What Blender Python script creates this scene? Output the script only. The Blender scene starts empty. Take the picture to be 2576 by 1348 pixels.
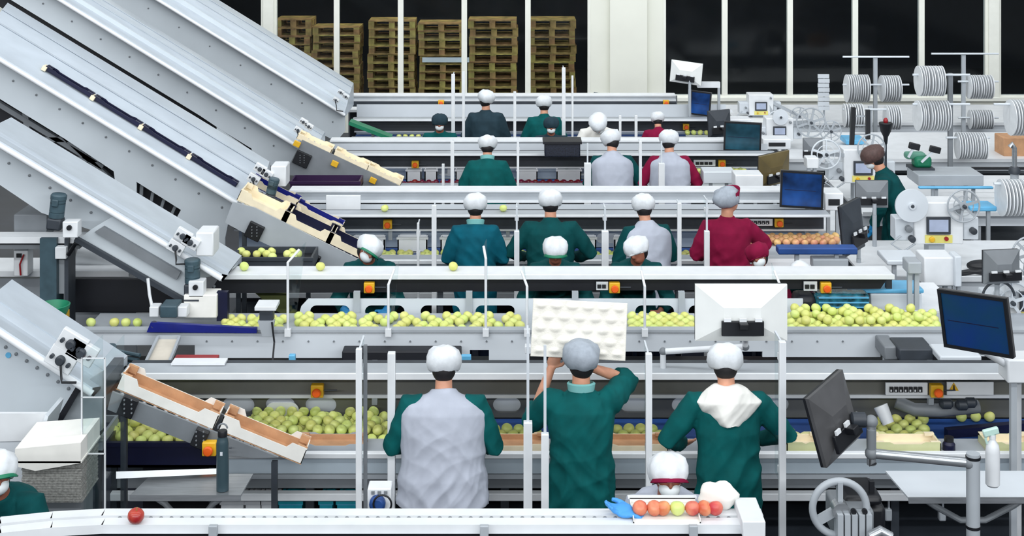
import bpy, math, random
import numpy as np
from mathutils import Vector, Matrix, Euler
from mathutils.geometry import tessellate_polygon

SC = bpy.context.scene
COL = SC.collection
random.seed(7)
RNG = np.random.default_rng(11)

# ---------------------------------------------------------------- camera
F, CX, HORIZON, EYE = 3500.0, 1288.0, -314.0, 5.0      # focal length in pixels of the 2576 px frame, eye height 5 m
cam_d = bpy.data.cameras.new('camera'); cam = bpy.data.objects.new('camera', cam_d); COL.objects.link(cam)
cam.location = (0, 0, EYE); cam.rotation_euler = (math.pi / 2, 0, 0)
cam_d.sensor_fit = 'HORIZONTAL'; cam_d.sensor_width = 36.0; cam_d.lens = 36.0 * F / 2576.0
cam_d.shift_y = -(674.0 - HORIZON) / 2576.0
cam_d.clip_start = 0.1; cam_d.clip_end = 200
SC.camera = cam
# ---------------------------------------------------------------- world and lights
w = bpy.data.worlds.new('world'); SC.world = w; w.use_nodes = True
w.node_tree.nodes['Background'].inputs[0].default_value = (0.86, 0.93, 1.0, 1)
w.node_tree.nodes['Background'].inputs[1].default_value = 0.30
def area(name, loc, sx, sy, power, col=(0.95, 0.98, 1.0), rot=(0, 0, 0)):
    l = bpy.data.lights.new(name, 'AREA'); l.shape = 'RECTANGLE'; l.size = sx; l.size_y = sy
    l.energy = power; l.color = col
    o = bpy.data.objects.new(name, l); o.location = loc; o.rotation_euler = rot; COL.objects.link(o)
    return o
for k, y in enumerate((-4.0, 4.0, 9.0, 14.0, 19.0, 24.5)):
    area('ceiling_light', (0.5, y, 7.2), 24, 0.5, (1500, 560, 450, 440, 430, 470)[k], rot=(math.radians(38), 0, 0))
area('pallet_fill_light', (-1.5, 31.5, 5.4), 7, 0.4, 150, (1.0, 0.9, 0.7))  # added fill lamp without a known source, brightens the pallets
SC.view_settings.view_transform = 'Standard'; SC.view_settings.look = 'None'
SC.view_settings.gamma = 1.0; SC.view_settings.use_curve_mapping = False
SC.view_settings.exposure = 0.15
SC.cycles.max_bounces = 6; SC.cycles.diffuse_bounces = 3; SC.cycles.glossy_bounces = 3
SC.cycles.transparent_max_bounces = 24; SC.cycles.transmission_bounces = 4
SC.cycles.caustics_reflective = False; SC.cycles.caustics_refractive = False

# ---------------------------------------------------------------- measuring helpers: photo pixel at depth d -> metres
def X(px, d): return (px - CX) * d / F
def Z(py, d): return EYE - (py - HORIZON) * d / F
def P(px, py, d): return Vector((X(px, d), d, Z(py, d)))

# ---------------------------------------------------------------- materials
def lin(c):
    c = c / 255.0
    return c / 12.92 if c <= 0.04045 else ((c + 0.055) / 1.055) ** 2.4
def rgb(c): return (lin(c[0]), lin(c[1]), lin(c[2]), 1)
MATS = {}
def mat(name, c, rough=0.5, metal=0.0, var=0.06, scale=6.0, bump=0.0, bscale=60.0, rand=0.0, c2=None, stretch=None, spec=0.5, emit=0.0):
    if name in MATS: return MATS[name]
    m = bpy.data.materials.new(name); m.use_nodes = True
    nt = m.node_tree; N = nt.nodes; L = nt.links; b = N['Principled BSDF']
    b.inputs['Roughness'].default_value = rough; b.inputs['Metallic'].default_value = metal
    b.inputs['Specular IOR Level'].default_value = spec
    tc = N.new('ShaderNodeTexCoord')
    src = tc.outputs['Object']
    if stretch:
        mp = N.new('ShaderNodeMapping'); mp.inputs['Scale'].default_value = stretch
        L.new(src, mp.inputs[0]); src = mp.outputs[0]
    n = N.new('ShaderNodeTexNoise'); n.inputs['Scale'].default_value = scale; n.inputs['Detail'].default_value = 3
    L.new(src, n.inputs['Vector'])
    r = N.new('ShaderNodeValToRGB'); r.color_ramp.elements[0].position = 0.3; r.color_ramp.elements[1].position = 0.7
    base = rgb(c); alt = rgb(c2) if c2 else tuple(min(1, v * (1 - 2 * var)) for v in base[:3]) + (1,)
    hi = base if c2 else tuple(min(1, v * (1 + var)) for v in base[:3]) + (1,)
    r.color_ramp.elements[0].color = alt; r.color_ramp.elements[1].color = hi
    L.new(n.outputs['Fac'], r.inputs[0])
    out = r.outputs[0]
    if rand:
        oi0 = N.new('ShaderNodeObjectInfo'); ge = N.new('ShaderNodeNewGeometry'); oi = N.new('ShaderNodeMath'); oi.operation = 'ADD'
        fr = N.new('ShaderNodeMath'); fr.operation = 'FRACT'; L.new(oi0.outputs['Random'], oi.inputs[0]); L.new(ge.outputs['Random Per Island'], oi.inputs[1]); L.new(oi.outputs[0], fr.inputs[0])
        hs = N.new('ShaderNodeHueSaturation')
        mr = N.new('ShaderNodeMapRange'); mr.inputs['To Min'].default_value = 0.5 - rand * 0.12; mr.inputs['To Max'].default_value = 0.5 + rand * 0.12
        L.new(fr.outputs[0], mr.inputs[0]); L.new(mr.outputs[0], hs.inputs['Hue'])
        mv = N.new('ShaderNodeMapRange'); mv.inputs['To Min'].default_value = 1 - rand * 0.5; mv.inputs['To Max'].default_value = 1 + rand * 0.3
        L.new(fr.outputs[0], mv.inputs[0]); L.new(mv.outputs[0], hs.inputs['Value'])
        L.new(out, hs.inputs['Color']); out = hs.outputs[0]
    L.new(out, b.inputs['Base Color'])
    if emit:
        L.new(out, b.inputs['Emission Color']); b.inputs['Emission Strength'].default_value = emit
    if bump:
        n2 = N.new('ShaderNodeTexNoise'); n2.inputs['Scale'].default_value = bscale; n2.inputs['Detail'].default_value = 4
        L.new(src, n2.inputs['Vector'])
        bp = N.new('ShaderNodeBump'); bp.inputs['Strength'].default_value = bump; bp.inputs['Distance'].default_value = 0.01
        L.new(n2.outputs['Fac'], bp.inputs['Height']); L.new(bp.outputs[0], b.inputs['Normal'])
    MATS[name] = m
    return m
def glassy(name, tint, gloss):
    m = bpy.data.materials.new(name); m.use_nodes = True; nt = m.node_tree; N = nt.nodes; L = nt.links
    N.remove(N['Principled BSDF']); out = N['Material Output']
    t = N.new('ShaderNodeBsdfTransparent'); t.inputs[0].default_value = tint
    g = N.new('ShaderNodeBsdfGlossy'); g.inputs['Roughness'].default_value = 0.08
    mx = N.new('ShaderNodeMixShader'); mx.inputs[0].default_value = gloss
    L.new(t.outputs[0], mx.inputs[1]); L.new(g.outputs[0], mx.inputs[2])
    L.new(mx.outputs[0], out.inputs[0])
    MATS[name] = m
    return m
M_WHITE = mat('white_paint', (226, 229, 232), 0.4, var=0.03)
M_PANEL = mat('panel_paint', (208, 214, 220), 0.42, var=0.03, scale=2)
M_COOL = mat('cool_steel', (184, 197, 207), 0.38, var=0.05, scale=2.5)
M_LIP = mat('pale_steel', (182, 191, 200), 0.34, var=0.04, scale=2.0, stretch=(0.4, 3, 3))
M_COOLB = mat('belt_side_steel', (204, 212, 218), 0.4, var=0.03, scale=2)
M_GREY = mat('grey_steel', (168, 174, 180), 0.45, var=0.06, scale=3)
M_MID = mat('mid_grey', (122, 127, 132), 0.5, var=0.08, scale=4)
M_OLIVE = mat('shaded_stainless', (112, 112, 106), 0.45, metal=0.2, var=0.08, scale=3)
M_DARK = mat('dark_grey', (52, 58, 66), 0.5, var=0.1)
M_CHAR = mat('charcoal_and_shade', (13, 16, 26), 0.55, var=0.12)  # real charcoal parts, and also shade under the beam and in belt gaps
M_BLACK = mat('black_plastic', (16, 18, 24), 0.45, var=0.1)
M_NAVY = mat('navy_plastic', (14, 18, 52), 0.4, var=0.12)
M_BLUE = mat('blue_belt', (34, 74, 140), 0.5, var=0.1)
M_DBLUE = mat('royal_blue_belt', (16, 28, 120), 0.45, var=0.1)
M_TEALM = mat('teal_grey_casting', (62, 84, 94), 0.45, var=0.12, scale=9)
M_CREAM = mat('cream_wall', (226, 227, 216), 0.7, var=0.02, scale=1.5)
M_FRAME = mat('cream_frame', (230, 231, 222), 0.5, var=0.02)
M_CHROME = mat('brushed_metal', (176, 180, 184), 0.3, metal=0.75, var=0.08, stretch=(1, 8, 8))
M_YEL = mat('yellow_plastic', (226, 176, 40), 0.4, var=0.06)
M_ORANGE = mat('orange_red_button', (226, 92, 22), 0.35, var=0.06)
M_RED = mat('red_plastic', (150, 26, 34), 0.4, var=0.1)
M_TURQ = mat('turquoise_plastic', (28, 160, 178), 0.4, var=0.1)
M_CYAN = mat('light_blue_plastic', (100, 178, 220), 0.4, var=0.08)
M_GREENP = mat('green_plastic', (18, 122, 88), 0.45, var=0.1)
M_CARD = mat('brown_cardboard', (196, 150, 112), 0.8, var=0.1, scale=8, bump=0.15)
M_CARDW = mat('white_cardboard', (236, 234, 228), 0.7, var=0.03, scale=8)
M_CARDC = mat('cream_cardboard', (240, 226, 196), 0.7, var=0.05, scale=8)
M_PULP = mat('moulded_pulp', (238, 234, 224), 0.9, var=0.04, scale=14, bump=0.25, bscale=120)
M_WOOD = mat('pallet_wood', (206, 168, 100), 0.8, var=0.25, scale=5, rand=0.25, c2=(120, 100, 56))
M_FLOOR = mat('floor_paint', (40, 44, 56), 0.5, var=0.15, scale=2)
M_NIGHT = mat('night_dark', (8, 12, 19), 0.9, var=0.2)  # darkness of the night put into the colour
M_GLASS = glassy('window_glass', (0.86, 0.9, 0.92, 1), 0.015)
M_ACRYL = glassy('clear_acrylic', (0.95, 0.98, 0.98, 1), 0.06)

# ---------------------------------------------------------------- mesh builder
class MB:
    def __init__(s): s.v = []; s.f = []
    def add(s, v, f):
        b = len(s.v); s.v.extend([tuple(p) for p in v]); s.f.extend([tuple(i + b for i in q) for q in f]); return s
    def box(s, x0, x1, y0, y1, z0, z1):
        x0, x1 = sorted((x0, x1)); y0, y1 = sorted((y0, y1)); z0, z1 = sorted((z0, z1))
        v = [(x, y, z) for z in (z0, z1) for y in (y0, y1) for x in (x0, x1)]
        return s.add(v, [(0, 2, 3, 1), (4, 5, 7, 6), (0, 1, 5, 4), (2, 6, 7, 3), (0, 4, 6, 2), (1, 3, 7, 5)])
    def obox(s, c, size, rot=(0, 0, 0)):
        R = Euler(rot).to_matrix() if not isinstance(rot, Matrix) else rot; c = Vector(c)
        a, b, d = (q / 2 for q in size)
        v = [c + R @ Vector((x, y, z)) for z in (-d, d) for y in (-b, b) for x in (-a, a)]
        return s.add(v, [(0, 2, 3, 1), (4, 5, 7, 6), (0, 1, 5, 4), (2, 6, 7, 3), (0, 4, 6, 2), (1, 3, 7, 5)])
    def pb(s, px0, px1, py0, py1, d, t):                      # box whose front face fills a photo rectangle at depth d
        return s.box(X(px0, d), X(px1, d), d, d + t, Z(py1, d), Z(py0, d))
    def bar(s, p, q, w, h):
        p, q = Vector(p), Vector(q); t = (q - p).normalized()
        up = Vector((0, 0, 1)) if abs(t.z) < 0.99 else Vector((0, 1, 0))
        a = t.cross(up).normalized(); b = a.cross(t).normalized()
        v = [o + a * sx * w / 2 + b * sz * h / 2 for o in (p, q) for sx, sz in ((-1, -1), (1, -1), (1, 1), (-1, 1))]
        return s.add(v, [(3, 2, 1, 0), (4, 5, 6, 7), (0, 1, 5, 4), (1, 2, 6, 5), (2, 3, 7, 6), (3, 0, 4, 7)])
    def loft(s, secs, n=16, cap=True):                        # secs: (centre, a-vector, b-vector)
        v = []
        for c, a, b in secs:
            c, a, b = Vector(c), Vector(a), Vector(b)
            for k in range(n):
                t = 2 * math.pi * k / n; v.append(c + a * math.cos(t) + b * math.sin(t))
        f = [(i * n + k, i * n + (k + 1) % n, (i + 1) * n + (k + 1) % n, (i + 1) * n + k) for i in range(len(secs) - 1) for k in range(n)]
        if cap:
            f.append(tuple(range(n - 1, -1, -1))); m = (len(secs) - 1) * n; f.append(tuple(m + k for k in range(n)))
        return s.add(v, f)
    def tube(s, pts, r, n=10):
        pts = [Vector(p) for p in pts]; rs = r if isinstance(r, (list, tuple)) else [r] * len(pts)
        secs = []; prev = None
        for i, p in enumerate(pts):
            t = ((pts[min(i + 1, len(pts) - 1)] - pts[max(i - 1, 0)])).normalized()
            if prev is None:
                u = Vector((0, 0, 1)) if abs(t.z) < 0.9 else Vector((1, 0, 0))
                a = t.cross(u).normalized()
            else:
                a = (prev - t * prev.dot(t)).normalized()
            prev = a; b = t.cross(a)
            secs.append((p, a * rs[i], b * rs[i]))
        return s.loft(secs, n)
    def cyl(s, p, q, r, n=20): return s.tube([p, q], r, n)
    def lathe(s, prof, c=(0, 0, 0), axis='Z', n=24):
        c = Vector(c); v = []
        for r, h in prof:
            for k in range(n):
                t = 2 * math.pi * k / n; a, b = r * math.cos(t), r * math.sin(t)
                v.append(c + Vector({'Z': (a, b, h), 'Y': (b, h, a), 'X': (h, a, b)}[axis]))
        m = len(prof)
        f = [(i * n + k, i * n + (k + 1) % n, (i + 1) * n + (k + 1) % n, (i + 1) * n + k) for i in range(m - 1) for k in range(n)]
        f.append(tuple(range(n - 1, -1, -1))); f.append(tuple((m - 1) * n + k for k in range(n)))
        return s.add(v, f)
    def ring(s, c, R, r, axis='Y', n=40, m=10, a0=0.0, a1=2 * math.pi):   # torus or arc of a torus
        c = Vector(c); pts = []
        for k in range(n + 1):
            t = a0 + (a1 - a0) * k / n; a, b = R * math.cos(t), R * math.sin(t)
            pts.append(c + Vector({'Z': (a, b, 0), 'Y': (a, 0, b), 'X': (0, a, b)}[axis]))
        return s.tube(pts, r, m)
    def ell(s, c, r, R=None, nu=16, nv=10):
        c = Vector(c); v = []; R = R or Matrix.Identity(3)
        v.append(c + R @ Vector((0, 0, -r[2])))
        for i in range(1, nv):
            ph = -math.pi / 2 + math.pi * i / nv
            for k in range(nu):
                t = 2 * math.pi * k / nu
                v.append(c + R @ Vector((r[0] * math.cos(ph) * math.cos(t), r[1] * math.cos(ph) * math.sin(t), r[2] * math.sin(ph))))
        v.append(c + R @ Vector((0, 0, r[2])))
        f = [(0, 1 + (k + 1) % nu, 1 + k) for k in range(nu)]
        for i in range(nv - 2):
            for k in range(nu):
                a = 1 + i * nu; f.append((a + k, a + (k + 1) % nu, a + nu + (k + 1) % nu, a + nu + k))
        m = 1 + (nv - 2) * nu; t = m + nu
        f += [(m + k, m + (k + 1) % nu, t) for k in range(nu)]
        return s.add(v, f)
    def plate(s, loops, y0, y1):                               # loops of (x, z), first the outline, then holes; extruded from y0 to y1
        flat = [p for l in loops for p in l]
        tris = tessellate_polygon([[Vector((x, z, 0)) for x, z in l] for l in loops])
        n = len(flat)
        v = [(x, y0, z) for x, z in flat] + [(x, y1, z) for x, z in flat]
        f = []
        for t in tris:
            a, b, c = (flat[i] for i in t)
            ccw = (b[0] - a[0]) * (c[1] - a[1]) - (b[1] - a[1]) * (c[0] - a[0]) > 0
            t = t if ccw else t[::-1]
            f.append(tuple(t)); f.append(tuple(i + n for i in t[::-1]))
        o = 0
        for li, l in enumerate(loops):
            m = len(l); ar = sum(l[k][0] * l[(k + 1) % m][1] - l[(k + 1) % m][0] * l[k][1] for k in range(m))
            inv = (ar > 0) == (li == 0)
            for k in range(m):
                a, b = o + k, o + (k + 1) % m
                f.append((a, a + n, b + n, b) if inv else (b, b + n, a + n, a))
            o += m
        return s.add(v, f)
    def slant(s, sec, x0, x1, slope):                          # cross-section (y, z) given at x0, swept to x1 while dropping by slope
        n = len(sec); dz = -(x1 - x0) * slope
        v = [(x0, y, z) for y, z in sec] + [(x1, y, z + dz) for y, z in sec]
        f = [(k, k + n, (k + 1) % n + n, (k + 1) % n) for k in range(n)]
        f.append(tuple(range(n))); f.append(tuple(range(2 * n - 1, n - 1, -1)))
        return s.add(v, f)
    def mesh(s, name, m, smooth=35):
        me = bpy.data.meshes.new(name); me.from_pydata(s.v, [], s.f)
        me.materials.append(m)
        if smooth:
            me.shade_smooth(); me.set_sharp_from_angle(angle=math.radians(smooth))
        me.update(); return me
    def build(s, name, m, parent=None, smooth=35, bevel=0.0):
        """local coordinates = world coordinates minus where the parent stands (parents are never rotated while building)"""
        if parent is not None:
            o0 = WHERE[parent.name]
        else:
            a = np.array(s.v); o0 = Vector(((a[:, 0].min() + a[:, 0].max()) / 2, (a[:, 1].min() + a[:, 1].max()) / 2, a[:, 2].min()))
        s.v = [(p[0] - o0[0], p[1] - o0[1], p[2] - o0[2]) for p in s.v]
        o = bpy.data.objects.new(name, s.mesh(name, m, smooth)); COL.objects.link(o)
        if parent is None: o.location = o0
        else: o.parent = parent
        WHERE[o.name] = Vector(o0)
        if bevel:
            b = o.modifiers.new('bevel', 'BEVEL'); b.width = bevel; b.segments = 2; b.limit_method = 'ANGLE'
        return o
WHERE = {}
def thing(name, label, cat, loc=(0, 0, 0), group=None):
    o = bpy.data.objects.new(name, None); COL.objects.link(o); o.location = loc; o.empty_display_size = 0.1
    WHERE[o.name] = Vector(loc); return tag(o, label, cat, group)
def tag(o, label, cat, group=None, kind=None):
    o['label'] = label; o['category'] = cat
    if group: o['group'] = group
    if kind: o['kind'] = kind
    return o
def struct(o): o['kind'] = 'structure'; return o
def copy_tree(o, parent=None):
    c = o.copy(); COL.objects.link(c)
    if parent is not None: c.parent = parent
    for ch in [k for k in bpy.data.objects if k.parent == o]: copy_tree(ch, c)
    return c
KIDS = {}
def copy_fast(o, loc, rot=None, label=None, group=None):       # copies a thing and its direct parts, sharing mesh data
    if o.name not in KIDS: KIDS[o.name] = [k for k in bpy.data.objects if k.parent == o]
    c = o.copy(); COL.objects.link(c); c.location = loc
    if rot is not None: c.rotation_euler = rot
    if label: c['label'] = label
    if group: c['group'] = group
    for ch in KIDS[o.name]:
        k = ch.copy(); COL.objects.link(k); k.parent = c
    return c
def oval(x0, x1, z0, z1, n=10):
    r = (z1 - z0) / 2; zc = (z0 + z1) / 2; pts = []
    for k in range(n + 1):
        t = -math.pi / 2 + math.pi * k / n; pts.append((x1 - r + r * math.cos(t), zc + r * math.sin(t)))
    for k in range(n + 1):
        t = math.pi / 2 + math.pi * k / n; pts.append((x0 + r + r * math.cos(t), zc + r * math.sin(t)))
    return pts
def rect(x0, x1, z0, z1): return [(x0, z0), (x1, z0), (x1, z1), (x0, z1)]
# ================================================================ the hall
WD = 27.0
struct(MB().box(-16, 14, -3, WD, -0.1, 0).build('floor', M_FLOOR))
SILL = 0.67
wall = struct(MB().box(-16, 14, WD, WD + 0.25, 0, SILL).build('wall_back', M_CREAM))
struct(MB().box(-16, 14, WD, WD + 0.25, 6.0, 7.4).build('wall_back_header', M_CREAM))
struct(MB().box(-16, X(500, WD), WD, WD + 0.25, SILL, 6.0).build('wall_back_end', M_CREAM))
struct(MB().box(-16, 14, WD - 0.09, WD + 0.02, SILL - 0.05, SILL + 0.03).build('trim_1', M_FRAME, bevel=0.008))
pil = MB().box(X(1485, WD), X(1668, WD), WD - 0.02, WD + 0.25, SILL, 6.0)
pil.box(X(1533, WD), X(1626, WD), WD - 0.16, WD - 0.02, 0, 6.0)
struct(pil.build('wall_pillar', M_CREAM))
for i, px in enumerate((677, 2497)):
    struct(MB().box(X(px - 13, WD), X(px + 13, WD), WD - 0.08, WD + 0.2, SILL, 6.0).build('trim_%d' % (i + 2), M_FRAME))
bays = [(507, 664), (690, 847), (847, 1008), (1008, 1168), (1168, 1328), (1328, 1485), (1668, 1823), (1823, 1987), (1987, 2151), (2151, 2318), (2318, 2484), (2510, 2670)]
for i, (a, b) in enumerate(bays):
    x0, x1 = X(a, WD), X(b, WD); z0, z1 = SILL + 0.03, 6.0
    wn = bpy.data.objects.new('window_%d' % (i + 1), None); COL.objects.link(wn); wn.location = (x0, WD, z0); WHERE[wn.name] = Vector(wn.location); struct(wn)
    fw = 0.053
    fr = MB().plate([rect(x0, x1, z0, z1), rect(x0 + fw, x1 - fw, z0 + 0.04, z1 - 0.06)], WD - 0.03, WD + 0.08)
    fr.build('window_frame', M_FRAME, wn)
    MB().box(x0 + fw, x1 - fw, WD + 0.02, WD + 0.035, z0 + 0.04, z1 - 0.06).build('window_pane', M_GLASS, wn)
# near-black box added behind the windows to shut out the ambient light
struct(MB().box(-16, 14, WD + 0.26, 36, -0.1, 0).build('floor_night_box', M_NIGHT))
struct(MB().box(-16, 14, 36, 36.2, 0, 7).build('wall_night_box', M_NIGHT))
struct(MB().box(-16, 14, WD + 0.26, 36.2, 7, 7.1).build('ceiling_night_box', M_NIGHT))
struct(MB().box(-16.1, -16, WD + 0.26, 36.2, 0, 7).build('wall_night_box_left', M_NIGHT))
struct(MB().box(14, 14.1, WD + 0.26, 36.2, 0, 7).build('wall_night_box_right', M_NIGHT))
# pallets
def pallet(wd, dp, h, name, label, group):
    t = thing(name, label, 'pallet', (0, 0, 0), group)
    bl = MB()
    for x in (-wd / 2 + 0.06, 0, wd / 2 - 0.06):
        for y in (-dp / 2 + 0.06, 0, dp / 2 - 0.06):
            bl.box(x - 0.06, x + 0.06, y - 0.06, y + 0.06, 0.025, h - 0.045)
    bl.build('block', M_WOOD, t)
    tp = MB()
    for k in range(6):
        y = -dp / 2 + (k + 0.5) * dp / 6; tp.box(-wd / 2, wd / 2, y - dp / 14, y + dp / 14, h - 0.022, h)
    for x in (-wd / 2 + 0.06, 0, wd / 2 - 0.06): tp.box(x - 0.06, x + 0.06, -dp / 2, dp / 2, h - 0.045, h - 0.022)
    tp.build('top_deck', M_WOOD, t)
    bt = MB()
    for y in (-dp / 2 + 0.05, 0, dp / 2 - 0.05): bt.box(-wd / 2, wd / 2, y - 0.05, y + 0.05, 0, 0.025)
    bt.build('bottom_board', M_WOOD, t)
    return t
PD = 29.2
stacks = [(735, 90, 50, 'leftmost stack of wooden pallets behind the sloping steel belt cover'),
          (843, 118, 70, 'stack of wooden pallets cut by the window bar nearest the sloping steel belts'),
          (984, 118, 54, 'narrow stack of wooden pallets standing alone third from the left'),
          (1112, 118, 60, 'stack of wooden pallets with a pale sheet between its layers'),
          (1240, 122, 52, 'tall leaning stack of light wooden pallets in the fifth window bay'),
          (1390, 116, 52, 'stack of wooden pallets in the window bay beside the cream pillar')]
for si, (px, wpx, ytop, lab) in enumerate(stacks):
    wd = wpx * PD / F; ztop = Z(ytop, PD); n = 11; h = ztop / n
    p0 = None
    for k in range(n):
        lb = 'one pallet of the ' + lab if len(lab.split()) < 13 else 'one pallet, ' + lab
        jx, jy, ja = random.uniform(-.02, .02), random.uniform(-.03, .03), random.uniform(-.02, .02)
        loc = (X(px, PD) + jx, PD + 0.5 + jy, k * h)
        if p0 is None:
            p0 = pallet(wd, 0.8, h, 'wooden_pallet', lb, lab); p0.location = loc
        else: copy_fast(p0, loc, (0, 0, ja))
sheet = MB().box(X(1062, PD), X(1180, PD), PD + 0.02, PD + 0.07, Z(157, PD), Z(145, PD)).build('plastic_sheet', M_WHITE)
tag(sheet, 'pale sheet strip across the front of the fourth pallet stack', 'sheet')
# ================================================================ inclined belt conveyors coming down from the upper left
def belt(label, slope, xref, yU, yL, dL, dU, xs, xe, ypanel, notch=(), name='inclined_conveyor', end_cut=0.0, ridge=0.45):
    """yU/yL: photo y of the far upper edge / near lip at column xref; ypanel: photo polygon of the side panel (closed with the lip line)"""
    x0, x1 = X(xs, dL), X(xe, dL)
    def zl(x): return Z(yL, dL) - (x - X(xref, dL)) * slope
    zU = Z(yU, dU) - (x0 - X(xref, dU)) * slope
    zL = zl(x0)
    t = thing(name, label, 'conveyor', ((x0 + x1) / 2, dL + 0.2, 0))
    dm = dL + (dU - dL) * 0.35; zm = zL + (zU - zL) * ridge
    # cover: bright folded sheet from the rolled lip up to the far edge
    sec = [(dL - 0.02, zL - 0.05), (dL - 0.045, zL - 0.02), (dL - 0.03, zL + 0.02), (dm - 0.03, zm - 0.012), (dm, zm + 0.02), (dU, zU), (dU + 0.05, zU - 0.02), (dU + 0.05, zL - 0.06), (dL + 0.22, zL - 0.06)]
    MB().slant(sec, x0, x1, slope).build('belt_cover', M_LIP, t, smooth=50)
    rm = MB().tube([(x0, dL - 0.035, zL - 0.02), (x1, dL - 0.035, zL - 0.02 - (x1 - x0) * slope)], 0.024, 10)
    rm.build('rolled_lip', M_WHITE, t, smooth=60)
    for u_ in (.3, .72):
        yy = dm + (dU - dm) * u_; zz_ = zm + .02 + (zU - zm - .02) * u_
        MB().bar((x0, yy, zz_ + .006), (x1, yy, zz_ + .006 - (x1 - x0) * slope), .03, .007).build('cover_seam', M_LIP, t)
    # side panel set back under the lip
    ds = dL + 0.2
    poly = [(X(px, ds), Z(py, ds)) for px, py in ypanel]
    loops = [poly] + [[(X(px, ds), Z(py, ds)) for px, py in h] for h in notch]
    MB().plate(loops, ds, ds + 0.03).build('side_panel', M_COOLB, t, smooth=0)
    if notch:
        for h in notch:
            xs_, ys_ = [p[0] for p in h], [p[1] for p in h]
            bk = MB().plate([[(X(px, ds + .15), Z(py, ds + .15)) for px, py in [(a + (a - sum(xs_) / len(xs_)) * .1, b + (b - sum(ys_) / len(ys_)) * .1) for a, b in h]]], ds + 0.15, ds + 0.17)
            bk.build('slot_backing', M_CHAR, t, smooth=0)
            sl = MB(); n = 4
            for k in range(n):
                u = (k + 0.5) / n
                a = Vector((h[0][0] + (h[1][0] - h[0][0]) * u, h[0][1] + (h[1][1] - h[0][1]) * u)); b = Vector((h[3][0] + (h[2][0] - h[3][0]) * u, h[3][1] + (h[2][1] - h[3][1]) * u))
                sl.bar(P(a.x, a.y, ds + .08), P(b.x, b.y, ds + .08), 0.035, 0.03)
            sl.build('slot_roller', M_MID, t)
    # screws along the panel
    for k in range(12):
        px = xs + (xe - xs) * (k + 0.6) / 12; py = yL + (px - xref) * slope + 40
        if px > 0: MB().lathe([(0.012, 0), (0.012, -0.01), (0.004, -0.014)], P(px, py, ds), 'Y', 8).build('panel_screw', M_MID, t)
    return t
def add_bracket(t, px, py, d, s=1.0, box=True, motor=None):
    """bearing brackets, cover box and drive motor at the lower end of a belt"""
    b = MB()
    for k, (dx, dy) in enumerate(((0, 0), (-26, 40), (26, 22))):
        c = P(px + dx * s, py + dy * s, d)
        b.obox(c, (0.2 * s, 0.05, 0.14 * s), (0, math.radians(31), 0))
    b.build('bearing_bracket', M_WHITE, t, bevel=0.006)
    for dx, dy in ((0, 0), (-26, 40), (26, 22)):
        k_ = MB(); c = P(px + dx * s, py + dy * s, d)
        k_.lathe([(0.034 * s, 0), (0.034 * s, -0.03), (0.024 * s, -0.04)], c + Vector((0, -0.02, 0)), 'Y', 16)
        for a in (-1, 1): k_.lathe([(0.014 * s, 0), (0.014 * s, -0.04)], c + Vector((a * 0.055 * s, -0.02, -a * .033 * s)), 'Y', 8)
        k_.build('bearing', M_DARK, t)
    if box:
        MB().pb(px + 42 * s, px + 104 * s, py - 10 * s, py + 74 * s, d, 0.25).build('cover_box', M_WHITE, t, bevel=0.012)
    c = MB()
    a = P(px - 30 * s, py + 50 * s, d - 0.03); q = P(px + 10 * s, py + 100 * s, d - 0.03)
    c.tube([a, a + Vector((0.02, -0.04, -0.1 * s)), (a + q) / 2 + Vector((-0.03, -0.05, -0.05)), q], 0.008, 8)
    c.build('sensor_cable', M_BLACK, t)
def gear_motor(t, px, py, d, s=1.0, ang=0.0):
    c = P(px, py, d); h = 0.34 * s; r = 0.105 * s
    R = Matrix.Rotation(ang, 3, 'Y')
    m = MB(); prof = [(0.6 * r, -h / 2), (r, -h / 2 + 0.01), (r, -h / 2 + .03)]
    for k in range(9):
        z = -h / 2 + 0.05 + k * (h - 0.13) / 9; prof += [(r * 1.0, z), (r * 0.88, z + 0.006), (r * 0.88, z + 0.014), (r, z + 0.018)]
    prof += [(r, h / 2 - 0.05), (r * 1.06, h / 2 - 0.045), (r * 1.06, h / 2 - 0.012), (r * 0.9, h / 2), (0.02, h / 2)]
    m.lathe(prof, (0, 0, 0), 'Z', 24); m.v = [tuple(c + R @ Vector(p)) for p in m.v]
    m.build('drive_motor', M_TEALM, t, smooth=30)
    g = MB().obox(c + R @ Vector((0, 0, -h / 2 - 0.07 * s)), (0.2 * s, 0.2 * s, 0.16 * s), R)
    g.build('gearbox', M_DARK, t, bevel=0.015)
    MB().obox(c + Vector((0, -r * 0.9, 0.04)), (0.09 * s, 0.05, 0.1 * s), R).build('terminal_box', M_TEALM, t, bevel=0.008)

# E: farthest, feeds the far line
E = belt('farthest sloping steel belt cover, topmost, reaching down to the far windows', 0.615, 830, 172, 262, 20.9, 22.0, -60, 868,
         [(-60, -330), (868, 258), (868, 330), (846, 356), (800, 332), (-60, -200)])
add_bracket(E, 858, 232, 20.8, 0.48, box=False)
# D
D_ = belt('sloping steel belt cover second from the top, with dark gap below its side', 0.616, 737, 283, 356, 17.6, 18.6, -80, 790,
          [(-80, -176), (790, 360), (752, 372), (716, 444), (640, 383), (503, 291), (180, 93), (-80, -66)],
          [[(545, 320), (633, 374), (633, 388), (545, 336)]])
add_bracket(D_, 764, 306, 17.5, 0.52, box=False)
MB().plate([[(X(a, 18.0), Z(b, 18.0)) for a, b in ((-60, -70), (180, 80), (503, 285), (640, 380), (640, 420), (503, 330), (180, 130), (-60, -20))]], 18.0, 18.03).build('gap_shade', M_CHAR, D_, smooth=0)  # charcoal sheet added as the shade in the gap below the panel
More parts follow.
